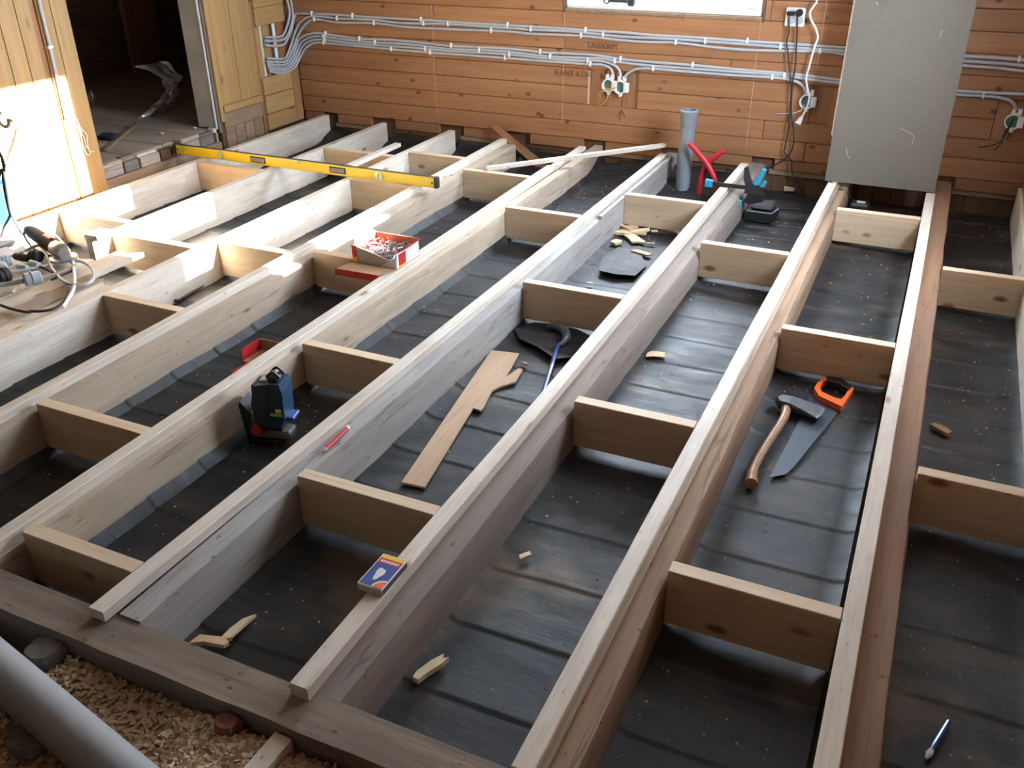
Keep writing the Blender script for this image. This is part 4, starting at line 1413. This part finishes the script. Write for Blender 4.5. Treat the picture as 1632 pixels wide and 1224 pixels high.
part('bracket_pad', MB().box(-.079, -.060, -.022, .022, .085, .118, .003), 'cable_grey', ls, local=True)

# ------------------------------------------------------------------ clamp, charger and cords at the far end
yc = 5.02
cl = thing('bar_clamp', (-1.0, yc, 0), 'black and blue quick bar clamp resting across a batten', 'clamp')


def pc_(p_, dy=0.0):
    return ony(p_, yc + dy)


part('bar', MB().prism([Vector((-1.115, yc, .002)), Vector((-.80, yc, .002)), Vector((-.80, yc, .024)), Vector((-1.115, yc, .024))], (0, .008, 0)), 'black_plastic', cl)
part('fixed_jaw', MB().prism([Vector((-1.125, yc - .012, -.005)), Vector((-1.085, yc - .012, -.005)), Vector((-1.085, yc - .012, .03)), Vector((-1.125, yc - .012, .034))], (0, .03, 0)), 'blue_plastic', cl)
part('jaw_arm', MB().prism([Vector((-1.120, yc - .008, -.006)), Vector((-1.075, yc - .008, -.006)), Vector((-1.075, yc - .008, -.06)), Vector((-1.10, yc - .008, -.06))], (0, .024, 0)), 'black_plastic', cl)
tr = [pc_(q) for q in ((1186, 268), (1191, 266), (1196, 288), (1203, 296), (1216, 302), (1216, 312), (1186, 308), (1188, 296), (1185, 286))]
part('trigger_body', MB().prism(tr, (0, .028, 0)), 'rubber', cl)
hg = [pc_(q, .002) for q in ((1215, 270), (1221, 272), (1210, 294), (1200, 297), (1199, 292), (1206, 284))]
part('handle', MB().prism(hg, (0, .026, 0)), 'blue_plastic', cl)
hg = [pc_(q, .004) for q in ((1217, 289), (1222, 291), (1216, 301), (1209, 301))]
part('release_lever', MB().prism(hg, (0, .018, 0)), 'blue_plastic', cl)
sj = [pc_(q, -.002) for q in ((1192, 308), (1216, 312), (1216, 322), (1195, 326), (1184, 322))]
part('sliding_jaw', MB().prism(sj, (0, .03, 0)), 'black_plastic', cl)
sj = [pc_(q, -.004) for q in ((1176, 320), (1182, 321), (1181, 334), (1174, 335))]
part('jaw_pad', MB().prism(sj, (0, .022, 0)), 'blue_plastic', cl)

ch = thing('charger_box', (-.815, 5.13, -.19), 'black charger box on the tar paper below the clamp', 'charger')
part('case', MB().prism([Vector((-.895, 5.06, -.187)), Vector((-.745, 5.06, -.187)), Vector((-.725, 5.17, -.187)), Vector((-.745, 5.26, -.187)), Vector((-.885, 5.26, -.187))], (0, 0, .055)), 'black_plastic', ch)
part('edge_line', MB().tube([(-.885, 5.063, -.131), (-.746, 5.063, -.131), (-.728, 5.17, -.131)], .0022, 5), 'cable_grey', ch)
part('top_shell', MB().box(-.875, -.75, 5.09, 5.24, -.132, -.105, .012), 'rubber', ch)
for lab, P in (('black cord trailing right from the charger box, nearer one', [(-.73, 5.15, -.175), (-.66, 5.17, -.184), (-.58, 5.17, -.184), (-.525, 5.19, -.18)]),
               ('black cord trailing right from the charger box, farther one', [(-.86, 5.30, -.09), (-.83, 5.32, -.17), (-.76, 5.35, -.184), (-.66, 5.37, -.184), (-.525, 5.36, -.18)])):
    solid('floor_cord', MB().tube(P, .004, 6, smooth=5), 'rubber', lab, 'cord', smooth=True)
ad = thing('power_adapter', (-.30, 5.45, -.19), 'black battery adapter with a white label under the grey panel', 'adapter')
c = onz((1370, 324), -.10)
part('case', MB().box(c.x - .050, c.x + .055, c.y - .04, c.y + .05, -.189, -.095, .012), 'black_plastic', ad)
part('label_plate', MB().box(c.x - .016, c.x + .030, c.y - .012, c.y + .028, -.0955, -.0944), 'cable_grey', ad)
solid('loose_cable', MB().tube([(-.500, 5.352, .004), (-.482, 5.352, .004), (-.455, 5.345, -.026), (-.42, 5.35, -.030), (-.388, 5.36, -.05), (-.35, 5.40, -.10)], .0035, 6, smooth=5), 'rubber',
      'thin black cord curling over the joist under the grey panel', 'cord', smooth=True)

# ------------------------------------------------------------------ boards and tools on the left
xs = [-4.135, -3.985, -3.85, -3.72, -3.585, -3.45, -3.315, -3.205, -3.10]
ends = [2.80, 2.74, 2.84, 2.72, 2.80, 2.92, 2.66, 2.60]
DESC = ['nearest the doorway', 'second from the doorway', 'third from the doorway', 'fourth from the doorway', 'under the white cable connector', 'with the longest far end', 'second from the new plank', 'touching the new plank']
for i_ in range(8):
    a, b = xs[i_] + .003, xs[i_ + 1] - .003
    z1 = -.012 - .006 * (i_ % 3)
    e0, e1 = ends[i_], ends[i_] + random.uniform(-.05, .05)
    pts = [(a, 1.3, z1 - .022), (b, 1.3, z1 - .022), (b, e1, z1 - .022), ((a + b) / 2, (e0 + e1) / 2 - .03, z1 - .022), (a, e0, z1 - .022)]
    solid('old_floorboard', MB().prism(pts, (0, 0, .022)), 'pine_Y' if i_ % 3 else 'tanold_Y', 'loose board under the tools, %s' % DESC[i_], 'board', 'loose boards under the tools')
for yy, lab in ((1.75, 'nearer hidden bearer under the loose boards'), (2.45, 'farther hidden bearer under the loose boards')):
    solid('bearer', MB().box(-4.14, -3.10, yy, yy + .06, -.188, -.048), 'oldwood_X', lab, 'bearer')

ztop = -.006
# angle grinder
g0, g1 = onz((48, 368), .05), onz((99, 402), .045)
gd = (g1 - g0).normalized()
ag = thing('angle_grinder', Vector((g1.x, g1.y, 0)), 'dark angle grinder with red switch lying on the boards', 'angle grinder')
part('motor_body', MB().tube([g0, g0.lerp(g1, .1), g0.lerp(g1, .5), g0.lerp(g1, .8)], [.026, .032, .034, .036], 14), 'grinder_black', ag, smooth=True)
part('rear_cap', MB().tube([g0 - gd * .03, g0], [.022, .028], 14), 'cord_brown', ag, smooth=True)
part('switch', MB().tube([g0.lerp(g1, .52) + Vector((0, 0, .028)), g0.lerp(g1, .72) + Vector((0, 0, .030))], .012, 8), 'red_card', ag, smooth=True)
part('gear_head', MB().tube([g0.lerp(g1, .78), g0.lerp(g1, .95), g1, g1 + gd * .02], [.034, .040, .038, .026], 14), 'steel', ag, smooth=True)
part('guard', MB().lathe([(.058, -.035), (.060, -.022), (.040, -.018)], (g1.x + .0, g1.y, .045), 'Z', 20), 'steel', ag, smooth=True)


def left_cord(name, pts, r, mat, lab, zz=.004):
    P = []
    for q in pts:
        if len(q) == 3:
            P.append(onz(q[:2], q[2]))
        else:
            P.append(onz(q, zz))
    return solid(name, MB().tube(P, r, 8, smooth=6), mat, lab, 'cord', 'cords among the tools on the boards', smooth=True)


left_cord('tool_cord', [(48, 368, .05), (38, 372, .03), (46, 388, .008), (62, 402, .004), (84, 409, .004), (108, 414, .004), (118, 428, .004), (100, 438, .004), (82, 446, .004)], .0055, 'rubber', 'black cord of the angle grinder')
left_cord('tool_cord', [(40, 400, .01), (60, 391, .03), (70, 398, .02), (80, 420, .01), (83, 428, .008), (100, 447, .008), (120, 454, .008), (140, 452, .008), (150, 441, .008), (146, 427, .008), (130, 417, .008), (110, 416, .008), (80, 422, .008), (40, 430, .008), (0, 436, .008)], .007, 'cable_grey', 'light grey cord looped beside the grinder')
left_cord('tool_cord', [(115, 410, .01), (117, 425, .006), (119, 445, .006), (117, 462, .006), (108, 478, .004), (100, 490, .004)], .007, 'paint_white', 'white cord hanging down past the black loop')
left_cord('tool_cord', [(60, 424, .01), (80, 432, .006), (100, 446, .004), (106, 462, .004), (102, 478, .004), (88, 491, .004), (66, 496, .004), (46, 496, .004)], .006, 'rubber', 'black cord curving over the near board ends')
left_cord('tool_cord', [(0, 486, .004), (14, 491, .004), (34, 496, .004), (48, 498, .004)], .006, 'rubber', 'short black cord at the left picture edge')
left_cord('tool_cord', [(-20, 456, .01), (10, 453, .01), (38, 448, .02)], .011, 'plug_grey', 'thick grey cable of the white connector')
left_cord('tool_cord', [(66, 442, .02), (90, 436, .012), (110, 428, .008), (119, 423, .008)], .007, 'cord_brown', 'brown cable leaving the white connector')
left_cord('tool_cord', [(64, 360, .03), (84, 372, .03), (98, 384, .03), (106, 396, .03)], .005, 'plug_grey', 'grey spring wire above the grinder')
# connectors
def connector(p0, p1, r, mat, lab, z_=.028):
    a_, b_ = onz(p0, z_), onz(p1, z_)
    d_2 = b_ - a_
    t = thing('cable_connector', Vector((a_.x, a_.y, 0)), lab, 'connector')
    part('shell', MB().tube([a_, a_ + d_2 * .1, a_ + d_2 * .45], [r * .8, r, r], 12), mat, t, smooth=True)
    part('collar', MB().tube([a_ + d_2 * .46, a_ + d_2 * .52], r * 1.12, 12), mat, t, smooth=True)
    part('socket', MB().tube([a_ + d_2 * .53, b_ - d_2 * .05, b_], [r * .98, r * .95, r * .8], 12), mat, t, smooth=True)
    return t


connector((38, 447), (66, 441), .030, 'plug_grey', 'white and grey cable connector lying on the boards')
connector((50, 407), (64, 409), .028, 'rubber', 'round black plug behind the white connector')
connector((3, 417), (18, 414), .026, 'plug_grey', 'grey angled plug at the left edge', .04)
connector((4, 428), (2, 418), .022, 'plug_grey', 'short grey plug under the angled one', .03)
connector((-6, 443), (12, 436), .036, 'rubber', 'black plug with an open end at the left picture edge', .036)
connector((48, 418), (62, 423), .014, 'plug_grey', 'small grey plug beside the round black plug', .016)
connector((28, 424), (44, 427), .013, 'plug_grey', 'small grey plug left of the other small plug', .014)
connector((24, 408), (46, 412), .018, 'rubber', 'flat black plug behind the small grey plugs', .018)
a, b = onz((20, 466), .004), onz((29, 456), .004)
solid('wood_sliver', MB().tube([a, b], .006, 4), 'chip_pale', 'small pale wood sliver below the white connector', 'sliver')
# offcut with brown end standing up by the grinder
solid('plank_offcut', MB().box(-3.66, -3.57, 2.93, 3.03, .001, .03, .003), 'pine_Y', 'short plank offcut lying on the plank end behind the grinder', 'offcut')

# blue bucket at the left edge and black cords hanging from the wall
bk_ = thing('blue_bucket', (-4.27, 2.90, -.012), 'bright blue plastic bucket at the left picture edge', 'bucket')
bcx, bcy = -4.262, 2.905
part('shell', MB().lathe([(.085, 0.0), (.096, .02), (.108, .20), (.116, .21), (.116, .225), (.108, .225), (.100, .20), (.088, .03)], (bcx, bcy, -.010), 'Z', 28), 'cyan_bucket', bk_, smooth=True)
P = [Vector((bcx + .108 * math.cos(a_), bcy + .02, .20 - .10 * math.sin(a_))) for a_ in [math.pi * i_ / 12 for i_ in range(13)]]
part('bail', MB().tube(P, .004, 6), 'rubber', bk_, smooth=True)
yk = 2.84


def hang(pts, r, mat, lab):
    P = [ony(q, yk) for q in pts]
    return solid('hanging_cord', MB().tube(P, r, 8, smooth=6), mat, lab, 'cord', 'black cords hanging at the left edge', smooth=True)


hang([(-6, 225), (4, 255), (9, 285), (13, 310), (18, 338), (27, 358), (38, 375)], .008, 'rubber', 'thick black cord hanging at the left edge')
hang([(-4, 290), (3, 270), (7, 300), (12, 325), (17, 345)], .007, 'rubber', 'black cord crossing behind the thick hanging cord')
hang([(14, 190), (24, 194), (28, 204), (22, 228), (14, 252), (11, 270)], .009, 'cord_brown', 'brown cord bent over at the top of the hanging cords')
hang([(17, 342), (12, 352), (7, 362), (2, 378), (-6, 388)], .007, 'rubber', 'black cord lying over the blue bucket')
c = ony((6, 191), yk)
solid('cable_ring', MB().tube([c + Vector((math.cos(a_) * .032, 0, math.sin(a_) * .032)) for a_ in [math.pi * i_ / 8 for i_ in range(17)]], .009, 8, cap=False), 'plug_grey', 'grey ring that the hanging cords come from', 'ring', smooth=True)

# ------------------------------------------------------------------ dark room contents
def film(u, v):
    z_ = .052 + .36 * v
    x = XL - .70 + .16 * math.sin(v * 2.6) * 1.0 - .10 + .05 * nz(u * 3, v * 4, 1, 1.4)
    yy = 4.98 + .20 * (u - .5) * (1.3 - .5 * math.sin(v * 3.1)) + .06 * nz(u * 3, v * 5, 7, 1.5) + .10 * math.sin(v * 3.0)
    return Vector((x, yy, z_))


o = solid('plastic_film', MB().grid(26, 34, film), 'plastic_film', 'crumpled clear plastic film standing in the dark room', 'plastic film', smooth=True)
a, b = onz((168, 240), .056), onz((219, 197), .056)
d = (b - a).normalized()
s_ = Vector((-d.y, d.x, 0)) * .012
solid('stick', MB().prism([a - s_, a + s_, b + s_, b - s_], (0, 0, .010)), 'brownold_Y', 'brown stick lying on the floor beyond the doorway', 'stick')
p = onz((174, 219), .06)
solid('dark_rag', lump(p.x, p.y, .068, .07, .05, .016, 3), 'dark_rag', 'dark rag on the floor just inside the doorway', 'rag', smooth=True)
p = onz((148, 159), .07)
solid('small_bottle', MB().lathe([(.03, 0), (.032, .05), (.014, .075), (.012, .09)], (p.x, p.y, .053), 'Z', 14), 'plastic_film', 'small shiny clear bottle in the dark room', 'bottle', smooth=True)
for px, lab in (((310, 204), 'white crumb on the boards near the jamb'), ((257, 213), 'white crumb in the middle of the dark room floor')):
    p = onz(px, .056)
    solid('plaster_crumb', lump(p.x, p.y, .058, .018, .008, .006, px[0], 5), 'paint_white', lab, 'crumb')

# ------------------------------------------------------------------ splinters and crumbs
def chip(px, L, wd, ang, lab, mat='chip', th=.006, z_=-.184):
    c = onz(px, z_)
    u = Vector((math.cos(ang), math.sin(ang), 0))
    v_ = Vector((-u.y, u.x, 0))
    rr = random.Random(int(px[0] * 7 + px[1]))
    sh_ = [(-.5, -.5), (-.1, -.42), (.36, -.5), (.5, -.15), (.40, .12), (.48, .40), (.1, .5), (-.32, .42), (-.44, .1)]
    pts = [c + u * L * (a_ + rr.uniform(-.07, .07)) + v_ * wd * (b_ + rr.uniform(-.14, .14)) for a_, b_ in sh_]
    solid('wood_splinter', MB().prism([Vector((q.x, q.y, z_)) for q in pts], (0, 0, th)), mat, lab, 'splinter', 'loose wood splinters')


chip((1005, 372), .17, .045, .25, 'long pale splinter on top of the splinter pile', th=.012)
chip((996, 366), .12, .03, -.5, 'narrow splinter at the back of the splinter pile', th=.02)
chip((1010, 382), .14, .07, 2.2, 'widest splinter at the front of the splinter pile', th=.010)
chip((1020, 370), .12, .025, .8, 'thin splinter at the right of the splinter pile', 'chip_pale', th=.016)
chip((992, 374), .10, .022, .1, 'short splinter at the left of the splinter pile', 'chip_pale', th=.014)
chip((1008, 363), .07, .05, .9, 'square splinter behind the splinter pile', th=.012)
chip((981, 388), .06, .05, 1.2, 'chunky splinter against the grey joist', th=.014)
chip((1024, 404), .12, .035, -.25, 'single flat splinter in front of the splinter pile', th=.008)
chip((1037, 389), .05, .02, .3, 'reddish small splinter right of the pile', 'brown_card')
chip((1043, 369), .035, .03, .3, 'small crumb near the farthest blocking', 'chip_pale')
chip((1046, 367), .22, .02, -.12, 'dark red strip along the blocking by the splinter pile', 'brick', th=.008)
chip((684, 1070), .10, .028, 1.15, 'pale wood piece on the tar paper near the matchbox', 'chip_pale', th=.016)
chip((837, 886), .04, .018, .9, 'tiny pale splinter in the clamp bay', 'chip_pale')
chip((1499, 686), .075, .03, -.7, 'brown splinter in the rightmost bay', 'brown_card', th=.012)
P = [onz(q, -.184) for q in ((409, 983), (396, 994), (366, 1021), (354, 1030), (351, 1022), (368, 1005), (388, 990))]
solid('wood_splinter', MB().prism(P, (0, 0, .010)), 'chip_pale', 'long pointed splinter behind the header beam', 'splinter', 'loose wood splinters')
chip((336, 1024), .10, .03, .35, 'brown bent splinter beside the long pointed one', 'chip', th=.012)
chip((940, 452 - 60 + 60), .03, .012, .2, 'crumb beside the torn tar paper flap', 'chip')
chip((1045, 566), .08, .05, .3, 'torn brown paper scrap on the clamp bay lining', 'chip', th=.003)
chip((985, 455 + 110), .03, .015, .4, 'crumb in front of the clamp bay blocking', 'chip')
chip((836, 580), .03, .014, -.3, 'small red brown splinter beside the hardboard strip', 'brown_card')
chip((1258, 303), .07, .05, .3, 'pale lump of debris at the wall behind the charger', 'chip_pale', th=.02)
solid('cable_scrap', MB().tube([onz((342, 441), -.18), onz((325, 455), -.18), onz((300, 470), -.18), onz((284, 479), -.18)], .006, 6, smooth=4)
      .prism([onz(q, -.184) for q in ((262, 478), (284, 483), (280, 476), (266, 473))], (0, 0, .012)), 'rubber', 'black cable scrap on the tar paper beside the new plank', 'cable')
cr = MB()
for i_ in range(2600):
    bnum = random.choice(list(SHEET))
    xa, xb, _ = SHEET[bnum]
    x, yy = random.uniform(xa + .02, xb - .02), random.uniform(1.12, 5.6)
    if nz(x, yy, 2, 2.4) < random.uniform(-.3, .25):
        continue
    L = random.uniform(.0015, .006)
    a_ = random.uniform(0, 6.28)
    u = Vector((math.cos(a_), math.sin(a_), 0)) * L
    v_ = Vector((-u.y, u.x, 0)) * random.uniform(.3, .8)
    c = Vector((x, yy, -.187))
    cr.add([c - u, c + v_, c + u, c - v_, c + Vector((0, 0, L * .8))], [(0, 4, 1), (1, 4, 2), (2, 4, 3), (3, 4, 0)])
solid('sawdust_crumbs', cr, 'chip', 'fine sawdust crumbs over the tar paper', 'sawdust', kind='stuff')
